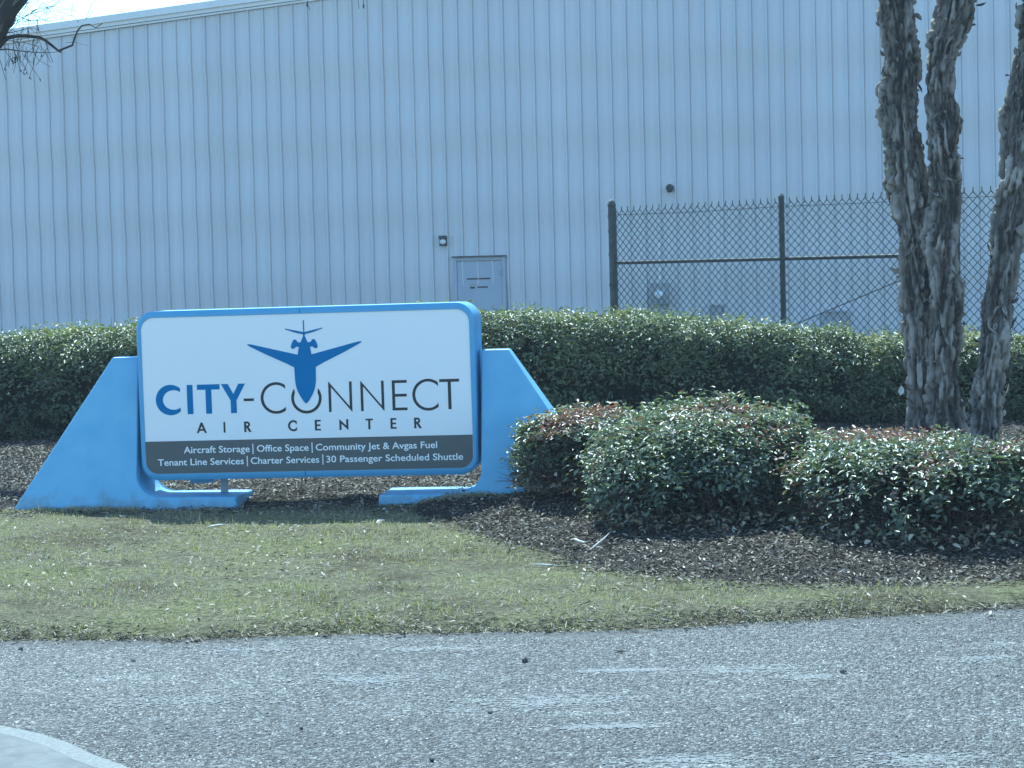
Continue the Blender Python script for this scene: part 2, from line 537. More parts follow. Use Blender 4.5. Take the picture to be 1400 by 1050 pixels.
# pale sandy dust gathered along the grass edge
xs = np.linspace(-6, 6, 400)
ye = road_edge(xs)
p_ = np.stack([xs, xs * 0], -1)
wd = np.clip(0.07 + 0.13 * waves(p_, 71, 0.45, 4) + 0.05 * waves(p_, 72, 3.0, 4), 0.0, 0.4) + 0.03
V = np.concatenate([np.stack([xs, ye + 0.02, road_z(xs, ye) + 0.006], -1), np.stack([xs, ye - wd, road_z(xs, ye - wd) - 0.0005], -1)])
i = np.arange(399)
tag(mesh_np("road_dust", V, np.stack([i, i + 400, i + 401, i + 1], -1), M_DUST), kind='structure')

vs, fs = [], []
for (qx, qy, sx_, sy_, k_) in ((500, 930, .26, .10, 90), (755, 958, .30, .12, 120), (855, 916, .20, .03, 70), (830, 994, .17, .035, 60), (1010, 915, .30, .09, 90), (1110, 925, .14, .05, 40), (600, 888, .25, .05, 60), (940, 1040, .22, .05, 60), (1260, 1040, .2, .1, 70), (250, 960, .35, .12, 70), (350, 890, .25, .05, 40), (1340, 900, .25, .08, 40)):
    c0 = gnd(qx, qy, ROAD_Z)
    for _ in range(k_ * 7):
        ux, uy = c0.x + rng.normal(0, sx_ * .6), c0.y + rng.normal(0, sy_ * .7)
        if uy > float(road_edge(np.array([ux]))[0]) - 0.03: continue
        r0 = rng.uniform(.003, .012); b0 = len(vs)
        for a in range(9):
            rr0 = r0 * rng.uniform(.5, 1.15)
            x_, y_ = ux + rr0 * 1.3 * math.cos(a * 2 * PI / 9), uy + rr0 * math.sin(a * 2 * PI / 9)
            vs.append((x_, y_, float(road_z(x_, y_)) + 0.0016 + 0.00001 * (b0 % 97)))
        fs.append(tuple(range(b0, b0 + 9)))
me = bpy.data.meshes.new("road_scuffs"); me.from_pydata(vs, [], fs); me.update()
tag(link_mesh("road_scuffs", me, M_SCUFF), kind='stuff')

# coarse stones standing proud of the worn asphalt
N = 90000
px = rng.uniform(-3.1, 3.1, N); py = rng.uniform(7.0, 10.9, N)
worn = waves(np.stack([px * 0.6, py * 1.6], -1), 75, 0.35, 4)
cxs = np.array([p.x for p in cp]); cys = np.array([p.y for p in cp])
keep = (py < road_edge(px) - 0.01) & (rng.uniform(0, 1, N) < np.clip(0.85 - 0.55 * worn, 0.15, 1)) & ~((px < cxs.max()) & (py < np.interp(px, cxs, cys)))
px, py = px[keep], py[keep]; n = len(px)
rs = rng.uniform(0.0035, 0.0085, n); an = rng.uniform(0, PI, n); el = rng.uniform(0.6, 1.0, n)
z_ = ROAD_Z + 0.006 * np.sin(px * 1.3) * np.sin(py * 1.1) + 0.0005
ring = np.stack([np.stack([px + rs * np.cos(an + k * PI / 2) * (el if k % 2 else 1), py + rs * np.sin(an + k * PI / 2) * (el if k % 2 else 1), z_], -1) for k in range(4)], 1)
apex = np.stack([px + rs * rng.normal(0, .25, n), py + rs * rng.normal(0, .25, n), z_ + rs * rng.uniform(0.35, 0.8, n)], -1)
V = np.concatenate([ring, apex[:, None]], 1).reshape(-1, 3)
b5 = np.arange(n)[:, None] * 5
F = np.concatenate([b5 + np.array([[k, (k + 1) % 4, 4]]) for k in range(4)], 1).reshape(-1, 3)
tag(mesh_np("road_stones", V, F, M_AGG, None, False, np.repeat(np.clip(rng.beta(1.6, 2.2, n), 0, 1), 5)), kind='stuff')

# ---- lawn and mulch bed
bound_px = [(-300, 702), (0, 702), (120, 698), (350, 693), (560, 694), (590, 705), (640, 722), (700, 745), (780, 765), (900, 785), (1050, 799), (1200, 800), (1400, 792), (1600, 786)]
_b_ = [gnd(x, y) for x, y in bound_px]
BX = np.array([-40.0] + [p.x for p in _b_] + [40.0])
BY = np.array([16.0] + [p.y for p in _b_] + [11.6])


def bed_depth(x, y):
    """metres inside the mulch bed (negative on the lawn)"""
    x = np.asarray(x, float); y = np.asarray(y, float)
    p = np.stack([x, y], -1).reshape(-1, 2)
    return y - np.interp(x, BX, BY) + 0.20 * waves(p, 11, 0.6, 5).reshape(x.shape)


def lawn_z(x, y):
    x = np.asarray(x, float); y = np.asarray(y, float)
    p = np.stack([x, y], -1).reshape(-1, 2)
    d = np.clip((y - road_edge(x)) / 0.30, 0, 1)
    return (-0.052 + 0.052 * d * d * (3 - 2 * d)) + (0.012 * waves(p, 5, 0.5, 4) + 0.006 * waves(p, 6, 3.0, 3)).reshape(x.shape) * d


def bed_z(x, y):
    m = bed_depth(x, y)
    k = np.clip(m / 0.35, -1, 1)
    p = np.stack([np.asarray(x, float), np.asarray(y, float)], -1).reshape(-1, 2)
    mound = 0.05 * np.clip(m / 1.2, 0, 1) + 0.10 * np.exp(-((x - 0.55) / 0.5) ** 2 - ((y - 15.2) / 0.8) ** 2)
    return lawn_z(x, y) + 0.016 * k + (mound + 0.016 * waves(p, 8, 1.3, 4).reshape(np.shape(m))) * np.clip(k, 0, 1)


def ground_z(x, y):
    return float(max(lawn_z(np.array([x]), np.array([y]))[0], bed_z(np.array([x]), np.array([y]))[0]))


def strip(name, xs, nv, y_far, zf, mat, y_near):
    X = np.repeat(xs[None], nv, 0)
    t = np.linspace(0, 1, nv)[:, None] ** 1.25
    Y = y_near(xs)[None] * (1 - t) + y_far * t
    Z = zf(X, Y)
    V = np.stack([X, Y, Z], -1).reshape(-1, 3)
    nx = len(xs)
    i = (np.arange(nv - 1)[:, None] * nx + np.arange(nx - 1)[None]).ravel()
    return mesh_np(name, V, np.stack([i, i + 1, i + nx + 1, i + nx], -1), mat, None, True)


xs = np.concatenate([np.linspace(-30, -6.2, 60), np.linspace(-6, 6, 260), np.linspace(6.2, 30, 60)])
tag(strip("lawn", xs, 220, 26.0, lawn_z, M_LAWN, lambda x: road_edge(x) - 0.02), kind='structure')
tag(strip("mulch_bed", xs, 260, 25.9, bed_z, M_MULCH, lambda x: np.interp(x, BX, BY) - 0.6), kind='structure')

# ---- grass blades
N = 330000
px = rng.uniform(-5.2, 5.2, N); py = rng.uniform(10.2, 16.6, N)
m = -bed_depth(px, py)
re = py - road_edge(px)
P2 = np.stack([px, py], -1)
patch = 0.65 * waves(P2, 21, 0.40, 4) + 0.55 * waves(P2, 22, 2.6, 3)
keep = (m > -0.12 + rng.normal(0, 0.08, N)) & (re > 0.02 + np.abs(rng.normal(0, 0.05, N)))
keep &= rng.uniform(0, 1, N) < np.clip(0.44 + 1.0 * patch, 0.03, 1) * np.clip(0.3 + m * 1.6, 0.25, 1)
px, py, patch, m, re = px[keep], py[keep], patch[keep], m[keep], re[keep]
n = len(px)
pz = lawn_z(px, py)
L = rng.uniform(0.015, 0.055, n) * np.clip(0.85 + 0.6 * patch, 0.45, 1.5)
tall = rng.uniform(0, 1, n) < 0.015
L[tall] *= 1.8
lean = rng.uniform(0.3, 1.5, n)
az = rng.uniform(0, 2 * PI, n)
D = np.stack([np.cos(az) * np.sin(lean), np.sin(az) * np.sin(lean), np.cos(lean)], -1)
S = np.stack([-np.sin(az), np.cos(az), np.zeros(n)], -1)
P = np.stack([px, py, pz - 0.004], -1)
w = rng.uniform(0.0016, 0.0034, n)[:, None]
V = np.stack([P - S * w, P + S * w, P + D * L[:, None] + np.array([0, 0, -0.2]) * (L * lean * 0.2)[:, None]], 1).reshape(-1, 3)
F = np.arange(n * 3).reshape(-1, 3)
xl = np.concatenate([rng.uniform(-2.25, -0.6, 5000), rng.uniform(0.55, 2.2, 2500)])
ca_, sa_ = math.cos(math.radians(7)), math.sin(math.radians(7))
yl = -0.30 - np.abs(rng.normal(0, 0.05, len(xl)))
ex_ = at(425, 690, 16.0).x + 0.03 + xl * ca_ + yl * sa_; ey_ = 16.0 - xl * sa_ + yl * ca_
nE = len(ex_); az = rng.uniform(0, 2 * PI, nE); ln = rng.uniform(0.1, 0.9, nE); LE = rng.uniform(0.02, 0.06, nE) * np.clip(0.7 + 0.6 * waves(np.stack([xl, xl * 0], -1), 61, 1.6, 3), 0.15, 1.5)
DE = np.stack([np.cos(az) * np.sin(ln), np.sin(az) * np.sin(ln), np.cos(ln)], -1)
SE = np.stack([-np.sin(az), np.cos(az), np.zeros(nE)], -1) * 0.003
PE = np.stack([ex_, ey_, np.maximum(lawn_z(ex_, ey_), bed_z(ex_, ey_)) - 0.004], -1)
V = np.concatenate([V, np.stack([PE - SE, PE + SE, PE + DE * LE[:, None]], 1).reshape(-1, 3)])
n += nE; patch = np.concatenate([patch, rng.normal(-0.3, 0.3, nE)])
F = np.arange(n * 3).reshape(-1, 3)
g = np.clip(0.42 + 0.38 * patch + rng.normal(0, 0.2, n), 0, 1)
g = np.where(rng.uniform(0, 1, n) < np.clip(0.50 - 0.45 * patch, 0.15, 0.9), rng.uniform(0, 0.25, n), g)
tag(mesh_np("grass", V, F, M_GRASS, None, False, np.repeat(g, 3)), kind='stuff')


# ---- loose pieces lying about (mulch chips, straw)
def scatter_chips(px, py, zf, Lr, Wr, tilt, tint, lift=0.004, azs=None):
    n = len(px)
    z = zf(px, py) + lift + rng.uniform(0, 0.012, n)
    az = rng.uniform(0, 2 * PI, n) if azs is None else azs
    D = np.stack([np.cos(az), np.sin(az), rng.normal(0, tilt, n)], -1)
    Nn = norm(np.stack([rng.normal(0, tilt, n), rng.normal(0, tilt, n), np.ones(n)], -1))
    return leaves_np(np.stack([px, py, z], -1), Nn, norm(D), rng.uniform(*Lr, n), rng.uniform(*Wr, n), 0.12, tint)


N = 300000
px = rng.uniform(-6.2, 5.8, N); py = rng.uniform(11.2, 23.0, N)
m = bed_depth(px, py)
keep = m > rng.exponential(0.30, N) - 0.42 - 0.35 * (rng.uniform(0, 1, N) < 0.12)
px, py = px[keep], py[keep]
n = len(px)
tn = np.clip(rng.beta(1.4, 2.6, n) + 0.12 * waves(np.stack([px, py], -1), 31, 0.5, 3), 0, 0.85)
pale = rng.uniform(0, 1, n) < 0.018
tn[pale] = rng.uniform(0.85, 1.0, pale.sum())
V, F, T = scatter_chips(px, py, lambda a, b: np.maximum(bed_z(a, b), lawn_z(a, b) + 0.006), (0.012, 0.055), (0.005, 0.015), 0.38, tn)
tag(mesh_np("mulch_chips", V, F, M_CHIPS, None, False, T), kind='stuff')

N = 14000                                            # bits of bark and dead leaf in the grass
px = rng.uniform(-5.0, 5.0, N); py = rng.uniform(10.35, 16.2, N)
keep = (bed_depth(px, py) < 0.05) & (rng.uniform(0, 1, N) < np.clip(0.35 + 0.6 * waves(np.stack([px, py], -1), 33, 0.4, 3), 0.1, 1))
px, py = px[keep], py[keep]
V1, F1, T1 = scatter_chips(px, py, lawn_z, (0.015, 0.06), (0.005, 0.016), 0.3, np.clip(rng.beta(1.3, 1.7, len(px)), 0, 1), 0.012)
N = 9000                                            # straw and leaf litter along the road edge
px = rng.uniform(-5.2, 5.2, N)
wob = waves(np.stack([px, px * 0], -1), 91, 0.9, 4)
off = np.abs(rng.normal(0, 1, N)) * np.clip(0.11 + 0.16 * wob, 0.01, 0.35) + rng.uniform(-0.05, 0.05, N)
py = road_edge(px) + off
azs = rng.normal(0, 1.3, N) + rng.integers(0, 2, N) * PI
V2, F2, T2 = scatter_chips(px, py, lambda a, b: np.maximum(lawn_z(a, b), ROAD_Z), (0.012, 0.065), (0.002, 0.008), 0.30, np.clip(rng.beta(0.9, 1.8, N), 0, 1), 0.004, azs)
V = np.concatenate([V1, V2]); F = np.concatenate([F1, F2 + len(V1)]); T = np.concatenate([T1, T2])
tag(mesh_np("leaf_litter", V, F, M_STRAW, None, False, T), kind='stuff')

# ================================================================== BUILDING
AL = math.radians(9.5)
WD = Vector((math.cos(AL), -math.sin(AL), 0)); WN = Vector((-math.sin(AL), -math.cos(AL), 0))   # along wall, outwards (towards the camera)
Z0W = 43.6
BASE = -0.42
bld = empty("hangar_building", (0, Z0W, BASE), -AL)          # local x along the wall, local -y outwards, z from its base
tag(bld, "large white ribbed steel hangar with a sloping roof edge behind the hedge", "building")


def wall_local(px, py):
    """pixel -> (x along the wall, z above the building's base) on the wall plane"""
    d = ray(px, py); c = Vector((0, 0, EYE)); o = Vector((0, Z0W, 0))
    t = (o - c).dot(WN) / d.dot(WN)
    p = c + d * t
    return (p - o).dot(WD), p.z - BASE


xa, za = wall_local(10, 60); xb, zb = wall_local(428, 2)
SL = (zb - za) / (xb - xa)
S0, SR, S1, DEPTH = -14.0, 17.0, 48.0, 42.0


def eave(s):
    s = np.asarray(s, float)
    return np.where(s < SR, za + SL * (s - xa), za + SL * (SR - xa) - SL * (s - SR))


# ribbed front wall: one pitch of the steel sheet, outwards heights
prof = [(0.0, 0), (0.085, 0), (0.093, .004), (0.107, .004), (0.115, 0), (0.185, 0), (0.193, .004), (0.207, .004), (0.215, 0), (0.240, 0), (0.262, .045), (0.284, .045), (0.2870, 0.0), (0.2878, -0.017), (0.3030, -0.017), (0.3040, 0.0)]
cols_x, cols_y = [], []
k = 0
while S0 + k * 0.3048 < S1:
    for a, h in prof:
        cols_x.append(S0 + k * 0.3048 + a); cols_y.append(-h)
    k += 1
cx_ = np.array(cols_x); cy_ = np.array(cols_y)
top = eave(cx_)
rows = np.linspace(0, 1, 60)
Zr = np.outer(rows, np.ones_like(cx_)) * 0
zabs = np.linspace(0, float(top.max()), 60)
Zr = np.minimum(zabs[:, None], top[None])
girt = 0.016 * np.cos(2 * PI * (Zr - 0.55) / 1.46) + 0.004 * np.sin(cx_ * 2.1)[None] * np.sin(Zr * 1.7)
Yr = cy_[None] - girt
V = np.stack([np.repeat(cx_[None], 60, 0), Yr, Zr], -1).reshape(-1, 3)
nx = len(cx_)
i = (np.arange(59)[:, None] * nx + np.arange(nx - 1)[None]).ravel()
F = np.stack([i, i + 1, i + nx + 1, i + nx], -1)
keep = (np.abs(V[F[:, 0], 2] - V[F[:, 3], 2]) > 1e-5) | (np.abs(V[F[:, 1], 2] - V[F[:, 2], 2]) > 1e-5)
wallo = mesh_np("wall", V, F[keep], M_WALL, bld, False)
mb = MB()                                            # the other three walls
mb.box(S0 + 0.0, S0 + 0.1, 0.03, DEPTH, 0, float(eave(S0)) - 0.02)
mb.box(S1 - 0.1, S1 - 0.0, 0.03, DEPTH, 0, float(eave(S1)) - 0.02)
mb.box(S0 + 0.1, S1 - 0.1, DEPTH - 0.1, DEPTH, 0, float(eave(S0)) - 0.02)
mb.build("side_wall", M_WALL, bld)
mb = MB()
for sa, sb in ((S0 - 0.15, SR), (SR, S1 + 0.15)):
    ea = float(eave(sa)) if sa != SR else float(eave(SR)); eb = float(eave(sb))
    mb.add([(sa, -0.10, ea + .26), (sb, -0.10, eb + .26), (sb, DEPTH + .1, eb + .26), (sa, DEPTH + .1, ea + .26),
            (sa, -0.10, ea + .21), (sb, -0.10, eb + .21), (sb, DEPTH + .1, eb + .21), (sa, DEPTH + .1, ea + .21)],
           [(0, 1, 2, 3), (4, 7, 6, 5), (0, 4, 5, 1), (1, 5, 6, 2), (2, 6, 7, 3), (3, 7, 4, 0)])
mb.build("roof", M_ROOF, bld)
mb = MB()


def sloped(y0, y1, lo, hi):
    for sa, sb in ((S0 - 0.12, SR), (SR, S1 + 0.12)):
        ea, eb = float(eave(sa)), float(eave(sb))
        mb.add([(sa, y0, ea + lo), (sb, y0, eb + lo), (sb, y0, eb + hi), (sa, y0, ea + hi), (sa, y1, ea + lo), (sb, y1, eb + lo), (sb, y1, eb + hi), (sa, y1, ea + hi)],
               [(0, 1, 2, 3), (7, 6, 5, 4), (0, 4, 5, 1), (3, 2, 6, 7), (0, 3, 7, 4), (1, 5, 6, 2)])


sloped(-0.065, 0.0, 0.005, 0.045)
sloped(-0.10, 0.0, 0.055, 0.205)
sloped(-0.155, -0.102, 0.135, 0.275)
mb.build("rake_trim", M_TRIM, bld)

# door with its frame, closer and notices
dx0, dzt = wall_local(620.5, 352.5); dx1, _ = wall_local(691, 350)
door = MB()
door.box(dx0 + .07, dx1 - .07, -0.052, -0.038, 0.02, dzt - .085)
door_o = door.build("door", M_DOOR, bld, bevel=0.003)
fr = MB()
fr.box(dx0, dx0 + .065, -0.075, -0.034, 0.0, dzt)
fr.box(dx1 - .065, dx1, -0.075, -0.034, 0.0, dzt)
fr.box(dx0 + .0655, dx1 - .0655, -0.075, -0.034, dzt - .065, dzt)
fr.build("door_frame", M_DOOR, door_o, bevel=0.003)
dc = MB(); dc.box(dx0 - .03, dx1 + .03, -0.13, -0.034, dzt + .004, dzt + .028); dc.build("drip_cap", M_DARKMETAL, door_o)
pn = MB()
for (ax, ay, bx_, by_) in ((639, 379.6, 671, 382.4), (643.5, 392.0, 650, 394.6), (653.5, 391.2, 667.5, 393.6)):
    u0, w0 = wall_local(ax, by_); u1, w1 = wall_local(bx_, ay)
    pn.box(u0, u1, -0.058, -0.0525, w0, w1)
pn.build("door_notice", M_DARKMETAL, door_o)
pn = MB(); u0, w0 = wall_local(643.5, 391.5); u1, w1 = wall_local(651, 387.5); pn.box(u0, u1, -0.057, -0.0525, w0, w1); pn.build("sticker", M_GREYBOX, door_o)
pn = MB(); u0, w0 = wall_local(684.6, 376); u1, w1 = wall_local(686.8, 368); pn.box(u0, u1, -0.10, -0.0525, w0, w1); pn.build("hinge", M_GREYBOX, door_o, bevel=0.004)


def on_wall(px, py, proud=0.035):
    s, z = wall_local(px, py)
    p = Vector((0, Z0W, BASE)) + WD * s + Vector((0, 0, z)) + WN * proud
    return p


# wall pack lamp beside the door (unlit)
wl_ = tag(empty("wall_light", on_wall(607, 329), -AL), "small dark wall lamp with a pale lens above and left of the steel door", "wall light")
mb = MB(); mb.box(-0.075, 0.075, -0.05, 0.0, -0.105, 0.10); mb.box(-0.075, 0.075, -0.15, -0.05, 0.035, 0.10)
mb.prism([(-0.06, -0.10), (0.06, -0.10), (0.075, -0.075), (-0.075, -0.075)], -0.13, -0.05)
mb.build("housing", M_DARKMETAL, wl_, bevel=0.008)
bm = bmesh.new(); bmesh.ops.create_uvsphere(bm, u_segments=16, v_segments=10, radius=0.062)
for v in bm.verts: v.co = Vector((v.co.x, v.co.y * 0.8 - 0.085, v.co.z * 0.95 - 0.022))
me = bpy.data.meshes.new("lens"); bm.to_mesh(me); bm.free(); link_mesh("lens", me, M_LENS, wl_)

# dome camera high on the wall
cm_ = tag(empty("security_camera", on_wall(916, 257), -AL), "small dark round camera high on the white wall above the chain link fence", "camera")
mb = MB()
mb.tube([(0, 0, 0), (0, -0.05, 0)], [0.075, 0.075], 18); mb.tube([(0, -0.05, 0.0), (0, -0.11, -0.02)], [0.05, 0.055], 14)
mb.build("bracket", M_DARKMETAL, cm_, bevel=0.004)
bm = bmesh.new(); bmesh.ops.create_uvsphere(bm, u_segments=16, v_segments=10, radius=0.062)
for v in bm.verts: v.co += Vector((0.01, -0.13, -0.035))
me = bpy.data.meshes.new("dome"); bm.to_mesh(me); bm.free()
for p in me.polygons: p.use_smooth = True
link_mesh("dome", me, M_DARKMETAL, cm_)

# electric meter and boxes against the wall, seen through the fence
em = tag(empty("electric_meter", on_wall(903, 408), -AL), "pale electric meter box with a round glass dome on the wall behind the fence", "meter")
mb = MB(); mb.box(-0.17, 0.17, -0.14, 0, -0.08, 0.30); mb.box(-0.21, 0.21, -0.18, 0, -0.115, -0.085); mb.box(-0.11, 0.13, -0.12, 0, -0.55, -0.12)
mb.build("meter_box", M_GREYBOX, em, bevel=0.008)
mb = MB(); mb.tube([(0, -0.14, 0.08), (0, -0.24, 0.08), (0, -0.27, 0.08)], [0.085, 0.085, 0.06], 18); mb.build("glass_dome", M_LENS, em, smooth=True)
mb = MB(); mb.tube([(0.0, -0.06, 0.3), (0.0, -0.06, 1.1)], [0.03, 0.03], 10); mb.build("conduit", M_TRIM, em)
for (px_, py_, w_, h_, lab) in ((980, 432, 0.115, 0.24, "narrow grey utility box on the wall behind the middle of the fence"),
                                (1143, 436, 0.2, 0.16, "wide pale utility box on the wall behind the fence, nearest the tree trunks")):
    ub = tag(empty("utility_box", on_wall(px_, py_), -AL), lab, "utility box", "utility boxes on the hangar wall")
    mb = MB(); mb.box(-w_, w_, -0.16, 0, -0.6, h_ * 0.8); mb.build("enclosure", M_GREYBOX, ub, bevel=0.01)
    mb = MB(); mb.box(-w_ - .02, w_ + .02, -0.185, 0, h_ * 0.8 + .002, h_ * 0.8 + 0.03); mb.build("hood", M_DARKMETAL if w_ > .2 else M_GREYBOX, ub)

# ================================================================== CHAIN LINK FENCE
FP0 = at(838, 360, 29.0); FP0.z = 0
FP1 = at(1066, 355, 26.6); FP1.z = 0
FD = (FP1 - FP0).normalized(); PITCHF = (FP1 - FP0).length
FB = -0.25
fence = empty("chain_link_fence", (FP0.x, FP0.y, FB), math.atan2(FD.y, FD.x))
tag(fence, "tall grey chain link fence with round steel posts behind the hedge", "fence")
NSP = 3
FLEN = PITCHF * NSP


def fz(z): return z - FB


# knitted wire
DW, DH = 0.061, 0.104
ncol = int(FLEN / DW)
cols = NP()
zt = fz(2.385)
nseg = int((zt - 0.04) / (DH / 2))
kz = zt - np.arange(nseg + 1) * DH / 2
for c in range(ncol):
    x0 = 0.07 + c * DW
    xs_ = x0 + np.where((np.arange(nseg + 1) + c) % 2 == 0, -DW * .015, DW * 1.015) + 0.004 * np.sin(kz * 3 + c * .37) + 0.010 * np.sin(kz * 1.1 + c * .11) + rng.normal(0, .0022, nseg + 1)
    ys_ = np.where((np.arange(nseg + 1) + c) % 2 == 0, 0.003, -0.003) + 0.012 * np.sin(c * 0.09 + kz)
    # barbed knuckle above the top
    xe = x0 + (0.0 if c % 2 == 0 else DW)
    xs_ = np.concatenate([[xe + 0.004, xe + 0.002], xs_]); ys_ = np.concatenate([[0, 0], ys_]); zz = np.concatenate([[zt + 0.052, zt + 0.02], kz])
    cols.tube(np.stack([xs_, ys_, zz], -1), 0.0072, 4)
cols.build("wire_mesh", M_WIRE, fence, False)
ep = MB(); ep.tube([(0, 0, 0), (0, 0, fz(2.44))], [0.05, 0.05], 16); ep.build("end_post", M_GALV, fence)
mb = MB(); mb.tube([(0, 0, fz(2.442)), (0, 0, fz(2.47)), (0, 0, fz(2.51)), (0, 0, fz(2.535))], [0.056, 0.056, 0.04, 0.012], 16); mb.build("post_cap", M_GALV, fence, smooth=True)
mb = MB()
for z in (0.5, 1.0, 1.4, 1.8, 2.1, 2.3):
    mb.tube([(0, 0, fz(z)), (0, 0, fz(z + 0.03))], [0.058, 0.058], 16)
    mb.box(0.05, 0.085, -0.008, 0.008, fz(z), fz(z + .03))
mb.box(0.066, 0.082, -0.006, 0.006, fz(0), fz(2.42))
mb.build("tension_bar", M_GALV, fence)
for k_, pp in enumerate((PITCHF, PITCHF * 1.885, PITCHF * 2.9)):
    mb = MB(); mb.tube([(pp, 0.045, 0), (pp, 0.045, fz(2.42))], [0.034, 0.034], 14); lp = mb.build("line_post", M_GALV, fence)
    mb = MB(); mb.tube([(pp, 0.045, fz(2.421)), (pp, 0.045, fz(2.46)), (pp, 0.045, fz(2.49))], [0.04, 0.038, 0.012], 12)
    mb.build("post_cap", M_GALV, lp)
    if k_ < 2:
        mb = MB(); mb.tube([((.051 if k_ == 0 else PITCHF + .0345), 0.045, fz(1.70)), (pp - .0345, 0.045, fz(1.70))], [0.024, 0.024], 10); mb.build("rail", M_GALV, fence)
mb = MB(); mb.tube([(0.05, 0.008, fz(2.33)), (PITCHF * 0.5, 0.012, fz(2.318)), (PITCHF, 0.008, fz(2.33)), (PITCHF * 1.5, .012, fz(2.322)), (FLEN, 0.008, fz(2.33))], [0.004] * 5, 5)
mb.build("tension_wire", M_WIRE, fence)
mb = MB(); mb.tube([(PITCHF + .035, 0.02, fz(0.85)), (PITCHF * 1.885 - .035, 0.02, fz(1.66))], [0.007, 0.007], 6); mb.build("truss_rod", M_GALV, fence)

# ================================================================== SIGN
SA = math.radians(7.0)
sc_ = at(425, 690, 16.0)
sign = empty("roadside_sign", (sc_.x + 0.03 * math.cos(SA), 16.0, 0.0), -SA)
tag(sign, "low wide white roadside sign in a blue frame, standing on two sloping blue supports", "sign")
SGT = math.radians(0.35)                              # the cabinet hangs a touch out of level
cabinet_rot = (0, -SGT, 0)


def rrect(w, h, r, cx=0.0, cz=0.0, n=10):
    """rounded rectangle, counter-clockwise from the bottom centre"""
    pts = [(0.0, -h / 2)]
    for ax, az_, a0 in ((w / 2 - r, -h / 2 + r, -PI / 2), (w / 2 - r, h / 2 - r, 0)):
        pts += [(ax + r * math.cos(a0 + PI / 2 * i / n), az_ + r * math.sin(a0 + PI / 2 * i / n)) for i in range(n + 1)]
    pts.append((0.0, h / 2))
    for ax, az_, a0 in ((-w / 2 + r, h / 2 - r, PI / 2), (-w / 2 + r, -h / 2 + r, PI)):
        pts += [(ax + r * math.cos(a0 + PI / 2 * i / n), az_ + r * math.sin(a0 + PI / 2 * i / n)) for i in range(n + 1)]
    return [(x + cx, z + cz) for x, z in pts]


FW, FH, FCZ = 2.412, 1.14, 0.828                       # face size and centre height
YF, YB = -0.20, 0.19                                  # cabinet front and back
face_origin = empty("sign_face_mount", (0, 0, 0))
bpy.data.objects.remove(face_origin)
# frame: two half shells that meet in a fine joint at the middle
outer = rrect(FW + 0.068, FH + 0.092, 0.130); inner_ = rrect(FW, FH, 0.095)
half = len(outer) // 2
for sgn, idx in ((1, list(range(0, half + 1))), (-1, [0] + list(range(len(outer) - 1, half - 1, -1)))):
    O = [outer[i] for i in idx]; I = [inner_[i] for i in idx]
    gap = 0.0025 * sgn - 0.022
    O[0] = (gap, O[0][1]); O[-1] = (gap, O[-1][1]); I[0] = (gap, I[0][1]); I[-1] = (gap, I[-1][1])
    def shrink(p, d):
        q = np.array(p); r0 = math.hypot(p[0] / (FW / 2), p[1] / (FH / 2))
        return (p[0] - (d * np.sign(p[0]) if abs(p[0]) > FW / 2 - 0.1 else 0), p[1] - (d * np.sign(p[1]) if abs(p[1]) > FH / 2 - 0.1 else 0))
    rings = [[(x, YF + 0.015, z) for x, z in I], [(x, YF, z) for x, z in I],
             [(x * 1 - 0.010 * (x / (FW / 2)) ** 9, YF, z - 0.010 * (z / (FH / 2)) ** 9) for x, z in O], [(x, YF + 0.012, z) for x, z in O],
             [(x, YB, z) for x, z in O], [(x, YB, z) for x, z in I]]
    mb = MB(); n = len(O)
    mb.add([p for r in rings for p in r], [(a * n + i, a * n + i + 1, (a + 1) * n + i + 1, (a + 1) * n + i) for a in range(5) for i in range(n - 1)])
    for e_ in (0, n - 1):
        b0 = len(mb.v); mb.v += [rings[a][e_] for a in range(6)]; mb.f.append(tuple(b0 + a for a in range(6)))
    fo = mb.build("frame", M_BLUE_FRAME, sign); fo.location = (0, 0, FCZ); fo.rotation_euler = cabinet_rot
    for p in fo.data.polygons: p.use_smooth = len(p.vertices) == 4
    fo.data.set_sharp_from_angle(angle=math.radians(35))


def plate(name, polys, y, mat, th=0.002, parent=None):
    mb = MB()
    for poly in polys:
        mb.prism(poly, y - th, y)
    o = mb.build(name, mat, parent or sign)
    if parent is None:
        o.location = (0, 0, FCZ); o.rotation_euler = cabinet_rot
    return o


face_y = YF + 0.010
face_ = plate("sign_face", [rrect(FW - 0.001, FH - 0.001, 0.095)], face_y, M_FACE, 0.004)
plate("back_panel", [rrect(FW - 0.001, FH - 0.001, 0.095)], YB - 0.004, M_FACE, 0.004)
ZB = -0.331
bandp = [p for p in rrect(FW - 0.003, FH - 0.003, 0.094) if p[1] < ZB]
bandp = sorted([p for p in bandp if p[0] > 0.001], key=lambda p: p[1])
right = [p for p in bandp]
bp = [(-x, z) for x, z in reversed(right)] + right
bp = bp[0:0] + [(-right[-1][0], ZB)] + bp[1:len(right)] + right[:-1] + [(right[-1][0], ZB)]
plate("lower_band", [bp], face_y - 0.0042, M_BAND, 0.0012)


# lettering, drawn stroke by stroke
def arc(cx, cz, ro, ri, a0, a1, n=40, b0=None, b1=None):
    b0 = a0 if b0 is None else b0; b1 = a1 if b1 is None else b1
    o = [(cx + ro * math.cos(a0 + (a1 - a0) * i / n), cz + ro * math.sin(a0 + (a1 - a0) * i / n)) for i in range(n + 1)]
    q = [(cx + ri * math.cos(b1 + (b0 - b1) * i / n), cz + ri * math.sin(b1 + (b0 - b1) * i / n)) for i in range(n + 1)]
    return o + q


def rect(x0, x1, z0, z1): return [(x0, z0), (x1, z0), (x1, z1), (x0, z1)]


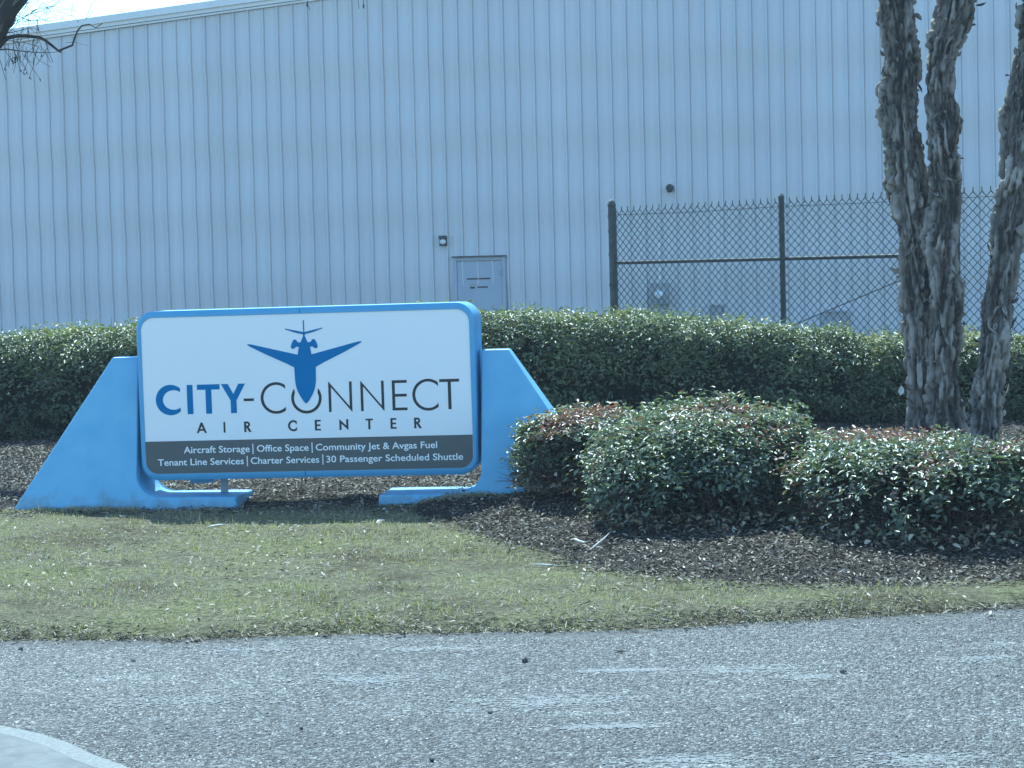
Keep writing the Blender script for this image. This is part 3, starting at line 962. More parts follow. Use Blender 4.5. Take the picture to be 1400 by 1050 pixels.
def L_C(x0, x1, z0, z1, w, sw=None):
    r = (z1 - z0) / 2; cx = x0 + r; cz = (z0 + z1) / 2; xe = x1 - cx
    ao = math.acos(min(1, xe / r)); dx = max(0.0, w * 1.1 - 0.024); ri = r - w + dx * 0.55; rz = r - w * 0.93
    ai = math.acos(min(0.95, (xe - dx) / ri))
    o = [(cx + r * math.cos(a), cz + r * math.sin(a)) for a in np.linspace(ao, 2 * PI - ao, 45)]
    q = [(cx + dx + ri * math.cos(a), cz + rz * math.sin(a)) for a in np.linspace(2 * PI - ai, ai, 45)]
    q[0] = (x1, q[0][1]); q[-1] = (x1, q[-1][1])
    return [o + q]


def L_T(x0, x1, z0, z1, w, h=None):
    c = (x0 + x1) / 2; h = h or w
    return [[(c - w / 2, z0), (c + w / 2, z0), (c + w / 2, z1 - h), (x1, z1 - h), (x1, z1), (x0, z1), (x0, z1 - h), (c - w / 2, z1 - h)]]


def L_E(x0, x1, z0, z1, w, h=None):
    h = h or w; m_ = (z0 + z1) / 2
    return [[(x0, z0), (x1, z0), (x1, z0 + h), (x0 + w, z0 + h), (x0 + w, m_ - h / 2), (x1 - .003, m_ - h / 2), (x1 - .003, m_ + h / 2), (x0 + w, m_ + h / 2), (x0 + w, z1 - h), (x1, z1 - h), (x1, z1), (x0, z1)]]


def L_N(x0, x1, z0, z1, w, d=None):
    d = d or w * 1.25
    return [[(x0, z0), (x0 + w, z0), (x0 + w, z1 - d * 1.6), (x1 - w * 0.2, z0), (x1, z0), (x1, z1), (x1 - w, z1), (x1 - w, z0 + d * 1.6), (x0 + w * 0.2, z1), (x0, z1)]]


def L_A(x0, x1, z0, z1, w):
    c = (x0 + x1) / 2; hb = z0 + (z1 - z0) * 0.30
    k_ = (c - x0 - w * .45) / (z1 - z0)
    return [[(x0, z0), (x0 + w, z0), (c, z1 - w * 1.6), (x1 - w, z0), (x1, z0), (c + w * .45, z1), (c - w * .45, z1)],
            rect(x0 + k_ * (hb - z0) + w * .9, x1 - k_ * (hb - z0) - w * .9, hb - w * .42, hb + w * .42)]


def L_R(x0, x1, z0, z1, w):
    h = z1 - z0; r = h * 0.28; zc = z1 - r; xc = x0 + (x1 - x0) * 0.42
    return [rect(x0, x0 + w, z0, z1),
            [(x0 + w, z1 - w * .9), (xc, z1 - w * .9)] + [(xc + (r - w * .9) * math.cos(a), zc + (r - w * .9) * math.sin(a)) for a in np.linspace(PI / 2, -PI / 2, 14)] +
            [(x0 + w, zc - r + w * .9), (x0 + w, zc - r), (xc, zc - r)] + [(xc + r * math.cos(a), zc + r * math.sin(a)) for a in np.linspace(-PI / 2, PI / 2, 14)] + [(x0 + w, z1)],
            [(x1 - w * 1.15, z0), (x1, z0), (xc + w * .75, zc - r + .0005), (xc - w * .45, zc - r + .0005)]]


zb_, zt_ = -0.137, 0.076
blue = L_C(-1.114, -0.93, -0.142, 0.080, 0.043) + [rect(-0.880, -0.836, zb_, zt_)] + L_T(-0.804, -0.635, zb_, zt_, 0.044, 0.038)
cy_m = -0.535
blue += [[(cy_m - .022, zb_), (cy_m + .022, zb_), (cy_m + .022, -0.045), (-0.446, zt_), (-0.496, zt_), (cy_m, 0.002), (-0.574, zt_), (-0.625, zt_), (cy_m - .022, -0.045)]]
ty = face_y - 0.0042
o = plate("lettering", blue, ty, M_LOGO, 0.0012); o["label"] = "bold blue word CITY"
zb2, zt2 = -0.145, 0.072
dark = [rect(-0.46, -0.384, -0.052, -0.033)] + L_C(-0.334, -0.151, -0.149, 0.080, 0.021)
dark += [arc(0.003, -0.0405, 0.112, 0.091, math.radians(141), math.radians(399), 50, math.radians(156), math.radians(384))]
dark += L_N(0.166, 0.338, zb2, zt2, 0.019) + L_N(0.401, 0.572, zb2, zt2, 0.019) + L_E(0.631, 0.740, zb2, zt2, 0.021, 0.020)
dark += L_C(0.778, 0.966, -0.152, 0.077, 0.021) + L_T(0.976, 1.120, zb2, zt2, 0.023, 0.021)
o = plate("lettering", dark, ty, M_INK, 0.0012); o["label"] = "thin charcoal word CONNECT with its hyphen"
zz0, zz1, ww = -0.277, -0.200, 0.0155
sub = L_A(-0.818, -0.742, zz0, zz1, ww) + [rect(-0.617, -0.6035, zz0, zz1)] + L_R(-0.464, -0.410, zz0, zz1, ww) + L_C(-0.140, -0.074, zz0 - .002, zz1 + .002, ww)
sub += L_E(0.058, 0.102, zz0, zz1, ww, 0.012) + L_N(0.238, 0.304, zz0, zz1, ww) + L_T(0.430, 0.484, zz0, zz1, ww, 0.012) + L_E(0.612, 0.655, zz0, zz1, ww, 0.012) + L_R(0.784, 0.839, zz0, zz1, ww)
o = plate("lettering", sub, ty, M_INK, 0.0012); o["label"] = "spaced charcoal words AIR CENTER"

# aeroplane seen from behind and above, nose down
hp = [(0.0042, .522), (0.0038, .441), (.0065, .437), (.136, .465), (.139, .460), (.066, .434), (.014, .422), (.005, .417), (.008, .403), (.013, .393), (.019, .377), (.027, .3615), (.049, .3655),
      (.0555, .377), (.062, .384), (.071, .3855), (.080, .379), (.090, .362), (.097, .341), (.0985, .327), (.093, .319), (.085, .3165), (.073, .320), (.060, .331), (.040, .3295), (.047, .302), (.050, .275),
      (.080, .2815), (.226, .317), (.390, .357), (.412, .360), (.4225, .356), (.410, .346), (.285, .282), (.135, .2125), (.079, .183), (.0765, .09), (.0735, .060), (.068, .034), (.060, .010), (.049, -.014), (.024, -.056), (.010, -.073), (0.0, -.080)]
air = [(0.0015 + x, z) for x, z in reversed(hp)] + [(0.0015 - x, z) for x, z in hp[:-1]]
o = plate("aeroplane_logo", [air], ty - 0.0018, M_LOGO, 0.0012)


def text_line(pieces, base, cap):
    mb = MB()
    for txt, x0, x1 in pieces:
        if txt == '|':
            mb.prism(rect((x0 + x1) / 2 - .0034, (x0 + x1) / 2 + .0034, base - 0.016, base + cap * 1.18), ty - 0.0026, ty - 0.0014)
            continue
        cu = bpy.data.curves.new("text", 'FONT'); cu.body = txt; cu.size = 1.0; cu.offset = 0.0115
        cu.resolution_u = 4
        ob = bpy.data.objects.new("text", cu); col.objects.link(ob)
        dg = bpy.context.evaluated_depsgraph_get(); dg.update()
        me = bpy.data.meshes.new_from_object(ob.evaluated_get(dg))
        co = np.array([v.co[:2] for v in me.vertices])
        capu = 0.729
        a, b = co[:, 0].min(), co[:, 0].max()
        sx = (x1 - x0) / (b - a); sz = cap / capu
        mb.add([(x0 + (x - a) * sx, ty - 0.0016, base + z * sz) for x, z in co], [tuple(p.vertices) for p in me.polygons])
        bpy.data.objects.remove(ob); bpy.data.curves.remove(cu); bpy.data.meshes.remove(me)
    o = mb.build("lettering", M_WHITE, sign); o.location = (0, 0, FCZ); o.rotation_euler = cabinet_rot
    return o


text_line([("Aircraft Storage", -0.92, -0.429), ("|", -0.412, -0.398), ("Office Space", -0.376, 0.006), ("|", 0.025, 0.039), ("Community Jet & Avgas Fuel", 0.058, 0.946)], -0.421, 0.050)["label"] = "white line Aircraft Storage, Office Space, Community Jet & Avgas Fuel"
text_line([("Tenant Line Services", -1.117, -0.476), ("|", -0.457, -0.443), ("Charter Services", -0.424, 0.081), ("|", 0.101, 0.115), ("30 Passenger Scheduled Shuttle", 0.133, 1.131)], -0.509, 0.050)["label"] = "white line Tenant Line Services, Charter Services, 30 Passenger Scheduled Shuttle"


# sloping supports, each with a flat toe reaching under the cabinet; thick at the foot, thin at the top
def support(s):
    xi, xt, xo, toe, R = 1.268, 1.465, 2.20, 0.525, 0.17
    zt_top, z_toe, zb0 = 1.105, 0.088, -0.09
    pts = [(xo + .06, zb0), (xo, 0.0), (xt, zt_top), (xi, zt_top), (xi, z_toe + R)]
    pts += [(xi - R + R * math.cos(a), z_toe + R + R * math.sin(a)) for a in np.linspace(0, -PI / 2, 12)[1:]]
    pts += [(toe, z_toe - .004), (toe - .01, zb0)]
    dep = lambda z: 0.275 - 0.20 * max(z, 0) / zt_top
    n = len(pts)
    mb = MB()
    mb.add([(s * x, -dep(z), z) for x, z in pts] + [(s * x, dep(z), z) for x, z in pts],
           [tuple(range(n)), tuple(range(2 * n - 1, n - 1, -1))] + [(i, i + n, (i + 1) % n + n, (i + 1) % n) for i in range(n)])
    o = mb.build("support", M_BLUE, sign, bevel=0.010, seg=2, angle=25)
    return o


support(-1); support(1)
mb = MB(); mb.tube([(-0.70, 0.10, -0.1), (-0.70, 0.10, 0.245)], [0.03, 0.03], 12); mb.build("pipe", M_GREYBOX, sign)
mb = MB(); mb.box(-0.94, -0.78, 0.02, 0.16, 0.16, 0.232); mb.build("junction_box", M_BLUE_FRAME, sign, bevel=0.006)


# ================================================================== HEDGES AND SHRUBS
def twig_fan(np_, base, n, rx, ry, h, r0, spread=1.0, seed=0):
    g = np.random.default_rng(seed)
    for _ in range(n):
        a = g.uniform(0, 2 * PI); q = math.sqrt(g.uniform(0.05, 1))
        b = np.array([base[0] + 0.35 * rx * q * math.cos(a), base[1] + 0.35 * ry * q * math.sin(a), base[2] - 0.02])
        e = np.array([base[0] + spread * rx * q * math.cos(a + g.normal(0, .3)), base[1] + spread * ry * q * math.sin(a + g.normal(0, .3)), base[2] + h * g.uniform(0.35, 0.9)])
        mid = (b + e) / 2 + g.normal(0, 0.04, 3) + np.array([0, 0, -0.04])
        np_.tube([b, (b + mid) / 2 + g.normal(0, .015, 3), mid, (mid + e) / 2 + g.normal(0, .02, 3), e], np.linspace(r0, r0 * 0.3, 5), 4, g.uniform(0.2, 0.8))


def core_mesh(name, V, F, parent):
    return mesh_np(name, V, F, M_CORE, parent, True)


def hedge(name, line, label, count, seed, width=1.3, lower_cut=0.12, tint0=0.0):
    """line: list of (x, y, height) of the crest's centre"""
    g = np.random.default_rng(seed)
    L = np.array(line, float)
    seg = np.linalg.norm(np.diff(L[:, :2], axis=0), axis=1)
    cum = np.concatenate([[0], np.cumsum(seg)])
    mid = len(L) // 2
    root = empty(name, (L[mid, 0], L[mid, 1], 0.0))
    tag(root, label, "hedge")
    o = np.array([L[mid, 0], L[mid, 1], 0.0])

    def surf(s, th, inset=0.0):
        x = np.interp(s, cum, L[:, 0]); y = np.interp(s, cum, L[:, 1]); h = np.interp(s, cum, L[:, 2])
        k = np.clip(np.searchsorted(cum, s, side='right') - 1, 0, len(seg) - 1)
        t = (L[k + 1, :2] - L[k, :2]) / seg[k][:, None]
        nrm = np.stack([t[:, 1], -t[:, 0]], -1)             # towards the road
        endf = np.sqrt(np.clip(1 - np.clip((0.45 - np.minimum(s, cum[-1] - s)) / 0.45, 0, 1) ** 2, 0.02, 1))
        c, sn = np.cos(th), np.sin(th)
        pw = 0.62
        u = np.sign(c) * np.abs(c) ** pw; w = np.sign(sn) * np.abs(sn) ** pw
        q = np.stack([x, y, w], -1)
        lump = 0.12 * waves(np.stack([s, th * 0.45], -1), seed + 5, 0.55, 4)
        a = (width / 2 + lump - inset) * endf
        hh = (h + lump * 0.7 - inset) * (0.35 + 0.65 * endf)
        zc = 0.42
        z = np.where(w > 0, hh * (zc + (1 - zc) * w), hh * zc * (1 + w * 0.98))
        belly = 1 - 0.20 * np.clip(-w, 0, 1) ** 1.5
        P = np.stack([x + nrm[:, 0] * a * u * belly, y + nrm[:, 1] * a * u * belly, z], -1)
        Nn = norm(np.stack([nrm[:, 0] * u, nrm[:, 1] * u, w * 0.9 + 0.02], -1))
        return P, Nn, w
    # added opaque core, its near-black colour stands in for inner shade
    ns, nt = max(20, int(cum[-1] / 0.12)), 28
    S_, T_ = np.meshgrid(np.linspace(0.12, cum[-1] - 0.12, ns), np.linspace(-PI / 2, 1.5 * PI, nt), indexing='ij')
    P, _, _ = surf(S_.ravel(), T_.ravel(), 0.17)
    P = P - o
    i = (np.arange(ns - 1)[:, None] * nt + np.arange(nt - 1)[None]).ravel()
    core_mesh("dark_core", P, np.stack([i, i + 1, i + nt + 1, i + nt], -1), root)
    # leaves
    s = g.uniform(0, cum[-1], count)
    th = g.uniform(-0.46 * PI, 1.15 * PI, count)
    dep = np.clip(g.exponential(0.06, count) - 0.035, -0.09, 0.20)
    stray = g.uniform(0, 1, count) < 0.05
    dep[stray] = g.uniform(-0.11, -0.03, stray.sum())
    P, Nn, w = surf(s, th, dep)
    clump = waves(P, seed + 9, 1.4, 3)
    keep = g.uniform(0, 1, count) < np.clip(0.62 + 0.65 * clump + 0.30 * w, 0.06, 1)
    keep &= P[:, 2] > lower_cut * g.uniform(0.3, 1.6, count)
    P, Nn, w, clump, dep = P[keep], Nn[keep], w[keep], clump[keep], dep[keep]
    n = len(P)
    up = np.array([0, 0, 1.0])
    N2 = norm(Nn * 0.55 + up * 0.75 + g.normal(0, 0.42, (n, 3)))
    D = norm(Nn * 0.8 + up * 0.25 + g.normal(0, 0.7, (n, 3)))
    P = P + clump[:, None] * Nn * 0.03
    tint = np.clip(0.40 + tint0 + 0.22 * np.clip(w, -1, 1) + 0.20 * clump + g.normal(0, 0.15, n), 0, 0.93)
    tint[g.uniform(0, 1, n) < 0.012] = 1.0
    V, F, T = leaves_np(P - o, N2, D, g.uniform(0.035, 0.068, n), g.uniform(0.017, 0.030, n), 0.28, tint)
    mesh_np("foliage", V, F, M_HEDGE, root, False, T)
    # bare stems low down
    tw = NP()
    for k in range(int(cum[-1] * 9)):
        ss = g.uniform(0.2, cum[-1] - 0.2)
        x = np.interp(ss, cum, L[:, 0]); y = np.interp(ss, cum, L[:, 1])
        twig_fan(tw, (x - o[0], y - o[1], 0.0), 3, 0.55, width * 0.52, 0.75, 0.008, 1.0, seed * 100 + k)
    # sprigs that stand above the clipped top
    for k in range(int(cum[-1] * 10)):
        ss = np.array([g.uniform(0.2, cum[-1] - 0.2)]); tt = np.array([g.uniform(0.2, 0.75) * PI])
        p, nn, _ = surf(ss, tt, 0.05); p = p[0] - o
        tw.tube([p, p + nn[0] * 0.07 + np.array([0, 0, .05]), p + nn[0] * 0.10 + np.array([g.normal(0, .02), 0, g.uniform(.06, .14)])], [0.003, 0.0025, 0.001], 4, 0.5)
    tw.build("stem", M_TWIG, root)["kind"] = "stuff"
    return root


def hl(px_list, Y):
    """crest line from pixels of its top edge"""
    out = []
    for px_, py_ in px_list:
        p = at(px_, py_, Y(px_))
        out.append((p.x, p.y, p.z - 0.085))
    return out


hedge("clipped_hedge", [(-9.0, 22.7, 1.2)] + hl([(-120, 449), (0, 447), (100, 444), (190, 440), (400, 432), (640, 421), (720, 420), (830, 425), (920, 430), (1000, 431), (1080, 435), (1140, 438), (1185, 450), (1215, 470)], lambda x: 22.6 - 0.0006 * x),
      "long clipped evergreen hedge running behind the sign and left of the tree trunks", 200000, 41)
hedge("clipped_hedge", hl([(1150, 475), (1190, 461), (1215, 455), (1250, 450), (1330, 449), (1400, 455), (1480, 457), (1600, 460)], lambda x: 21.75),
      "short lower evergreen hedge behind the tree trunks at the right edge", 62000, 43, tint0=0.08)


def shrub(label, cx, cy, rx, ry, h, count, seed, red=0.10, lumps=(), bare=0.33):
    """rounded bush: leafy cap over a twiggy, half-bare foot"""
    g = np.random.default_rng(seed)
    z0 = ground_z(cx, cy)
    root = empty("evergreen_shrub", (cx, cy, z0))
    tag(root, label, "shrub", "evergreen shrubs in the mulch")

    def radius(d):
        r = 1 + 0.20 * waves(d, seed + 1, 0.45, 3) + 0.09 * waves(d, seed + 2, 1.5, 3)
        for (a, e, amp, wid) in lumps:
            v = np.array([math.cos(a) * math.cos(e), math.sin(a) * math.cos(e), math.sin(e)])
            r = r + amp * np.exp(-np.sum((d - v) ** 2, -1) / wid)
        return r
    sc = np.array([rx, ry, h * 0.62])
    cz = h * 0.38
    # leaves
    d = norm(g.normal(size=(count, 3)))
    d[:, 2] = np.where(d[:, 2] < -0.55, -d[:, 2], d[:, 2])
    d = norm(d)
    dep = np.clip(g.exponential(0.10, count) - 0.07, -0.16, 0.42)
    stray = g.uniform(0, 1, count) < 0.06
    dep[stray] = g.uniform(-0.24, -0.06, stray.sum())
    flat = np.sign(d) * np.abs(d) ** 0.82
    P = flat * (radius(d) * (1 - dep))[:, None] * sc + np.array([0, 0, cz])
    clump = waves(P, seed + 9, 1.7, 3)
    hz = P[:, 2] / h
    front = g.uniform(0, 1, count)
    keep = front < np.clip((hz - bare * 0.75) * 2.4 + 0.45 * clump, 0.03, 1) * np.clip(0.7 + 0.6 * clump, 0.12, 1)
    keep &= P[:, 2] > 0.03
    P, d, clump, hz = P[keep], d[keep], clump[keep], hz[keep]
    n = len(P)
    up = np.array([0, 0, 1.0])
    Nn = norm(d / sc * sc.mean())
    N2 = norm(Nn * 0.5 + up * 0.8 + g.normal(0, 0.42, (n, 3)))
    D = norm(Nn * 0.7 + up * 0.35 + g.normal(0, 0.7, (n, 3)))
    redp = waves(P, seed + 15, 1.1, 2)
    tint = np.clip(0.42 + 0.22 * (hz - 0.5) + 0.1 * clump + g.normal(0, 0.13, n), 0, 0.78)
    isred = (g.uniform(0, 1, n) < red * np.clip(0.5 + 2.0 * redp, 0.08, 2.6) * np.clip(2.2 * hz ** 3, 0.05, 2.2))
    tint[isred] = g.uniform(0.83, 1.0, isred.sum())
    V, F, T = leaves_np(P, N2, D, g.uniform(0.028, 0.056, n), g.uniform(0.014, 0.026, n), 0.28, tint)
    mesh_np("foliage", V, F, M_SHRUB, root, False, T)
    # added solid core that stops see-through, inner shade put into its colour
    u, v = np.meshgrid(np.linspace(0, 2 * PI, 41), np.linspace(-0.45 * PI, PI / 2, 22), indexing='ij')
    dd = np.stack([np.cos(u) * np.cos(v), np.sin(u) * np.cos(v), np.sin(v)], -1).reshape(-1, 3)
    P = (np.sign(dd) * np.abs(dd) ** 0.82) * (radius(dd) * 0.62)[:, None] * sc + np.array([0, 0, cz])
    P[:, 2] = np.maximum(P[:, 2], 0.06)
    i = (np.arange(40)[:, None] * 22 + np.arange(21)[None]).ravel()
    core_mesh("dark_core", P, np.stack([i, i + 1, i + 23, i + 22], -1), root)
    # stems and fine bare twigs
    tw = NP()
    twig_fan(tw, (0, 0, 0), 420, rx, ry, h * 1.0, 0.006, 1.02, seed)
    for _ in range(1500):
        a = g.uniform(0, 2 * PI); q = g.uniform(0.55, 1.0)
        b = np.array([rx * q * math.cos(a), ry * q * math.sin(a), g.uniform(0.0, h * 0.42)])
        e = b + np.array([math.cos(a) * .05, math.sin(a) * .05, .03]) + g.normal(0, 0.07, 3)
        e[2] = max(e[2], 0.01)
        tw.tube([b, (b + e) / 2 + g.normal(0, .012, 3), e], [0.0026, 0.002, 0.0012], 3, g.uniform(0.1, 1))
    tw.build("stem", M_TWIG, root)["kind"] = "stuff"
    # dead leaves caught at the foot
    n = 900
    a = g.uniform(0, 2 * PI, n); q = g.uniform(0.5, 1.12, n)
    P = np.stack([rx * q * np.cos(a), ry * q * np.sin(a), np.abs(g.normal(0, 0.05, n)) + 0.01], -1)
    V, F, T = leaves_np(P, norm(g.normal(0, .5, (n, 3)) + up), g.normal(size=(n, 3)), g.uniform(.03, .06, n), g.uniform(.015, .03, n), 0.4, g.uniform(0.15, 0.95, n))
    mesh_np("dead_leaves", V, F, M_STRAW, root, False, T)["kind"] = "stuff"
    return root


pA = gnd(795, 690); pB = gnd(945, 700); pC = gnd(1255, 715)
shrub("smaller dense shrub with reddish leaves against the right support of the sign", 0.50, 15.05, 0.48, 0.62, 0.48, 28000, 51, 0.28, bare=0.38)
shrub("tall rounded glossy shrub in the middle, nearest the right of the sign", 1.17, 14.02, 0.66, 0.90, 0.62, 56000, 52, 0.15, lumps=((0.9, 0.9, 0.13, 0.25),), bare=0.34)
shrub("wide low shrub with red tips in front of the tree trunks at far right", 2.46, 13.22, 0.77, 1.00, 0.56, 62000, 53, 0.30, lumps=((2.6, 0.6, 0.10, 0.15), (0.3, 0.7, -0.30, 0.35)), bare=0.36)


# ================================================================== TREES
def bark_trunk(name, axis, radii, parent, seed, n=96, step=0.010, amp=0.044, tint0=0.0, flakes=True):
    """thick flaking bark: plates pushed out and split by fissures; axis = points in the parent's frame"""
    A = np.asarray(axis, float); r = np.asarray(radii, float)
    cum = np.concatenate([[0], np.cumsum(np.linalg.norm(np.diff(A, axis=0), axis=1))])
    m = int(cum[-1] / step)
    ss = np.linspace(0, cum[-1], m)
    # smooth interpolation of the axis
    P = np.stack([np.interp(ss, cum, A[:, k]) for k in range(3)], -1)
    for _ in range(30):
        P[1:-1] = 0.5 * P[1:-1] + 0.25 * (P[:-2] + P[2:])
    rr = np.interp(ss, cum, r)
    T = norm(np.gradient(P, axis=0))
    u = norm(np.cross(T, np.array([0, 1.0, 0]))); w = np.cross(T, u)
    th = np.arange(n) * 2 * PI / n
    V = np.empty((m, n, 3)); tint = np.empty((m, n))
    off = seed * 13.7
    c_, s_ = np.cos(th), np.sin(th)
    for i in range(m):
        R = rr[i]
        for j in range(n):
            q = Vector((c_[j] * R * 19 + off, s_[j] * R * 19, ss[i] * 3.6))
            q += mnoise.noise_vector(q * 0.8) * 1.1 + mnoise.noise_vector(q * 2.3) * 0.35
            d, pts = mnoise.voronoi(q)
            gap = min(1.0, (d[1] - d[0]) * 3.4)
            cell = mnoise.cell(pts[0] * 3.1)
            big = mnoise.noise(Vector((c_[j] * R * 4 + off, s_[j] * R * 4, ss[i] * 1.9)))
            fine = mnoise.noise(Vector((c_[j] * R * 46, s_[j] * R * 46 + off, ss[i] * 22)))
            h = amp * (gap * (0.35 + 1.0 * cell) + 0.7 * big + 0.35 * fine) - amp * 0.75
            if big > 0.28: h += (big - 0.28) * 0.09
            V[i, j] = P[i] + (R + h) * (c_[j] * u[i] + s_[j] * w[i])
            tint[i, j] = 0.05 + 0.34 * cell + 0.40 * gap + tint0
    F_i = (np.arange(m - 1)[:, None] * n)
    jj = np.arange(n)[None]; kk = (jj + 1) % n
    F = np.stack([F_i + jj, F_i + kk, F_i + n + kk, F_i + n + jj], -1).reshape(-1, 4)
    V = V.reshape(-1, 3); tint = tint.ravel()
    if flakes:
        g = np.random.default_rng(seed)
        k = int(cum[-1] * 60)
        ii = g.integers(2, m - 2, k); jx = g.integers(0, n, k)
        base = V[ii * n + jx]
        outw = c_[jx][:, None] * u[ii] + s_[jx][:, None] * w[ii]
        tang = -s_[jx][:, None] * u[ii] + c_[jx][:, None] * w[ii]
        ax = norm(T[ii] * g.normal(0.3, 1, (k, 1)) + tang * g.normal(0, 0.35, (k, 1)))
        N2 = norm(outw + g.normal(0, 0.45, (k, 3)))
        LV, LF, LT = leaves_np(base - ax * 0.01, N2, norm(ax + outw * g.uniform(0.05, 0.7, (k, 1))), g.uniform(0.04, 0.11, k), g.uniform(0.02, 0.05, k), 0.3, np.clip(g.normal(0.40, 0.18, k), 0, 1))
        F = np.concatenate([F, LF + len(V)]); V = np.concatenate([V, LV]); tint = np.concatenate([tint, LT])
    return mesh_np(name, V, F, M_BARK, parent, False, tint)


def twigs(np_, p, d, length, r, depth, g, droop=0.0, n=4, gnarl=0.16):
    """bare branch that forks into finer ones"""
    pts = [np.array(p, float)]; d = np.array(d, float)
    k = 6 if depth > 0 else 4
    for i in range(k):
        d = d + g.normal(0, gnarl, 3) + np.array([0, 0, -droop])
        d /= np.linalg.norm(d)
        pts.append(pts[-1] + d * length / k)
    np_.tube(pts, np.linspace(r, r * 0.45, k + 1), n if r > 0.006 else 3, g.uniform(0, 1))
    if depth > 0:
        for _ in range(g.integers(3, 6)):
            i = g.integers(2, k + 1)
            nd = d + g.normal(0, 0.75, 3); nd /= np.linalg.norm(nd)
            twigs(np_, pts[i], nd, length * g.uniform(0.4, 0.7), r * 0.5, depth - 1, g, droop, n, gnarl)


def trunk_from_px(rows, Y, zfoot, ztop, lean):
    """rows (y, left x, right x) of the stem in the photo -> axis points and radii"""
    pts, rad = [], []
    for y, a, b in rows:
        p = at((a + b) / 2, y, Y)
        pts.append((p.x, p.y, p.z)); rad.append((b - a) / 2 * Y / FPX)
    lo = pts[0]
    pts = [(lo[0] - (pts[1][0] - lo[0]) / max(.05, pts[1][2] - lo[2]) * (lo[2] - zfoot), lo[1], zfoot)] + pts
    rad = [rad[0] * 1.12] + rad
    hi = pts[-1]
    for f in (0.4, 1.0):
        pts.append((hi[0] + lean[0] * f, hi[1] + lean[1] * f, hi[2] + (ztop - hi[2]) * f)); rad.append(rad[len(rows)] * (1 - 0.5 * f))
    return pts, rad


def crown(parent, pts, rad, seed, origin):
    g = np.random.default_rng(seed)
    br = NP()
    top = np.array(pts[-1]) - origin
    for _ in range(9):
        f = g.uniform(0.0, 1.0)
        p = np.array(pts[-2]) * (1 - f) + np.array(pts[-1]) * f - origin
        a = g.uniform(0, 2 * PI)
        twigs(br, p, (math.cos(a) * .7, math.sin(a) * .7, 0.8), g.uniform(1.2, 2.0), 0.035, 2, g, 0.0, 5)
    for _ in range(3):
        twigs(br, top - np.array([0, 0, .03]), (g.normal(0, .4), g.normal(0, .4), 1), 2.2, 0.06, 2, g, 0.0, 6)
    br.build("branch", M_TWIG_DARK, parent)


YT = 18.9
left_rows = [(575, 1238, 1285), (534, 1240, 1282), (442, 1234, 1279), (351, 1226, 1274), (260, 1218, 1268), (213, 1211, 1264), (170, 1210, 1260), (130, 1205, 1259), (80, 1210, 1256), (0, 1205, 1250)]
right_rows = [(580, 1268, 1319), (534, 1268, 1317), (442, 1271, 1313), (351, 1269, 1311), (260, 1271, 1316), (200, 1269, 1311), (160, 1269, 1310), (122, 1264, 1307), (91, 1264, 1308), (61, 1268, 1316), (30, 1277, 1330), (0, 1284, 1335)]
zf = ground_z(3.6, 18.9) - 0.1
tree = empty("bare_tree", (at(1277, 590, YT).x, YT, 0.0))
tag(tree, "rough barked bare tree with two stems rising side by side from one foot", "tree", "bare trees with flaking bark")
og = np.array(tree.location)
pl, rl = trunk_from_px(left_rows, YT + 0.12, zf, 6.6, (-0.25, 0.2))
pr, rr_ = trunk_from_px(right_rows, YT - 0.05, zf, 6.8, (0.9, 0.1))
bark_trunk("trunk", np.array(pl) - og, [x * 1.01 for x in rl], tree, 3)
bark_trunk("trunk", np.array(pr) - og, [x * 1.01 for x in rr_], tree, 5)
crown(tree, pl, rl, 11, og); crown(tree, pr, rr_, 12, og)
lean_rows = [(600, 1327, 1370), (534, 1331, 1375), (442, 1340, 1385), (351, 1349, 1394), (305, 1356, 1400), (245, 1367, 1412), (183, 1372, 1416), (122, 1379, 1421), (61, 1390, 1431), (0, 1397, 1438)]
YT2 = 18.35
tree2 = empty("bare_tree", (at(1348, 622, YT2).x, YT2, 0.0))
tag(tree2, "single leaning bare tree trunk with flaking bark at the right edge", "tree", "bare trees with flaking bark")
og2 = np.array(tree2.location)
pn_, rn_ = trunk_from_px(lean_rows, YT2, ground_z(3.9, YT2) - 0.1, 6.5, (0.7, -0.2))
bark_trunk("trunk", np.array(pn_) - og2, [x * 1.01 for x in rn_], tree2, 8)
crown(tree2, pn_, rn_, 13, og2)
# cut stub on the leaning trunk
mb = NP(); q = np.array(at(1393, 318, YT2 - 0.10)) - og2
mb.tube([q, q + np.array([.06, -.03, .05]), q + np.array([.09, -.05, .13])], [0.055, 0.045, 0.04], 8, 0.6)
mb.build("branch_stub", M_BARK, tree2)

# tree beyond the left edge whose limb and hanging twigs reach into the corner
YL = 19.5
KL = YL / 15.0
tree3 = empty("bare_tree", (-4.55 * KL, YL, 0.0))
tag(tree3, "dark leaning limb and fine bare twigs of the tree reaching into the upper left corner", "tree")
o3 = np.array(tree3.location)
a0 = np.array(at(-8, 46, YL)); a1 = np.array(at(14, 4, YL))
dv = (a1 - a0)
axis = [(-4.55 * KL, YL, -0.1), (-4.45 * KL, YL, 1.2), (-4.15 * KL, YL, 2.4 * KL), tuple(a0 - dv * 1.2), tuple(a0), tuple(a1), tuple(a1 + dv * 2.2), tuple(a1 + dv * 6 + np.array([0, .3, .8]))]
bark_trunk("trunk", np.array(axis) - o3, [0.24, 0.21, 0.17, 0.13, 0.11, 0.10, 0.09, 0.045], tree3, 21, n=48, step=0.02, amp=0.012, tint0=-0.3, flakes=False)
br = NP()
_bt = br.tube
br.tube = lambda pts, rad, n=5, t=0.5: _bt(pts, np.asarray(rad, float) * KL, n, t)


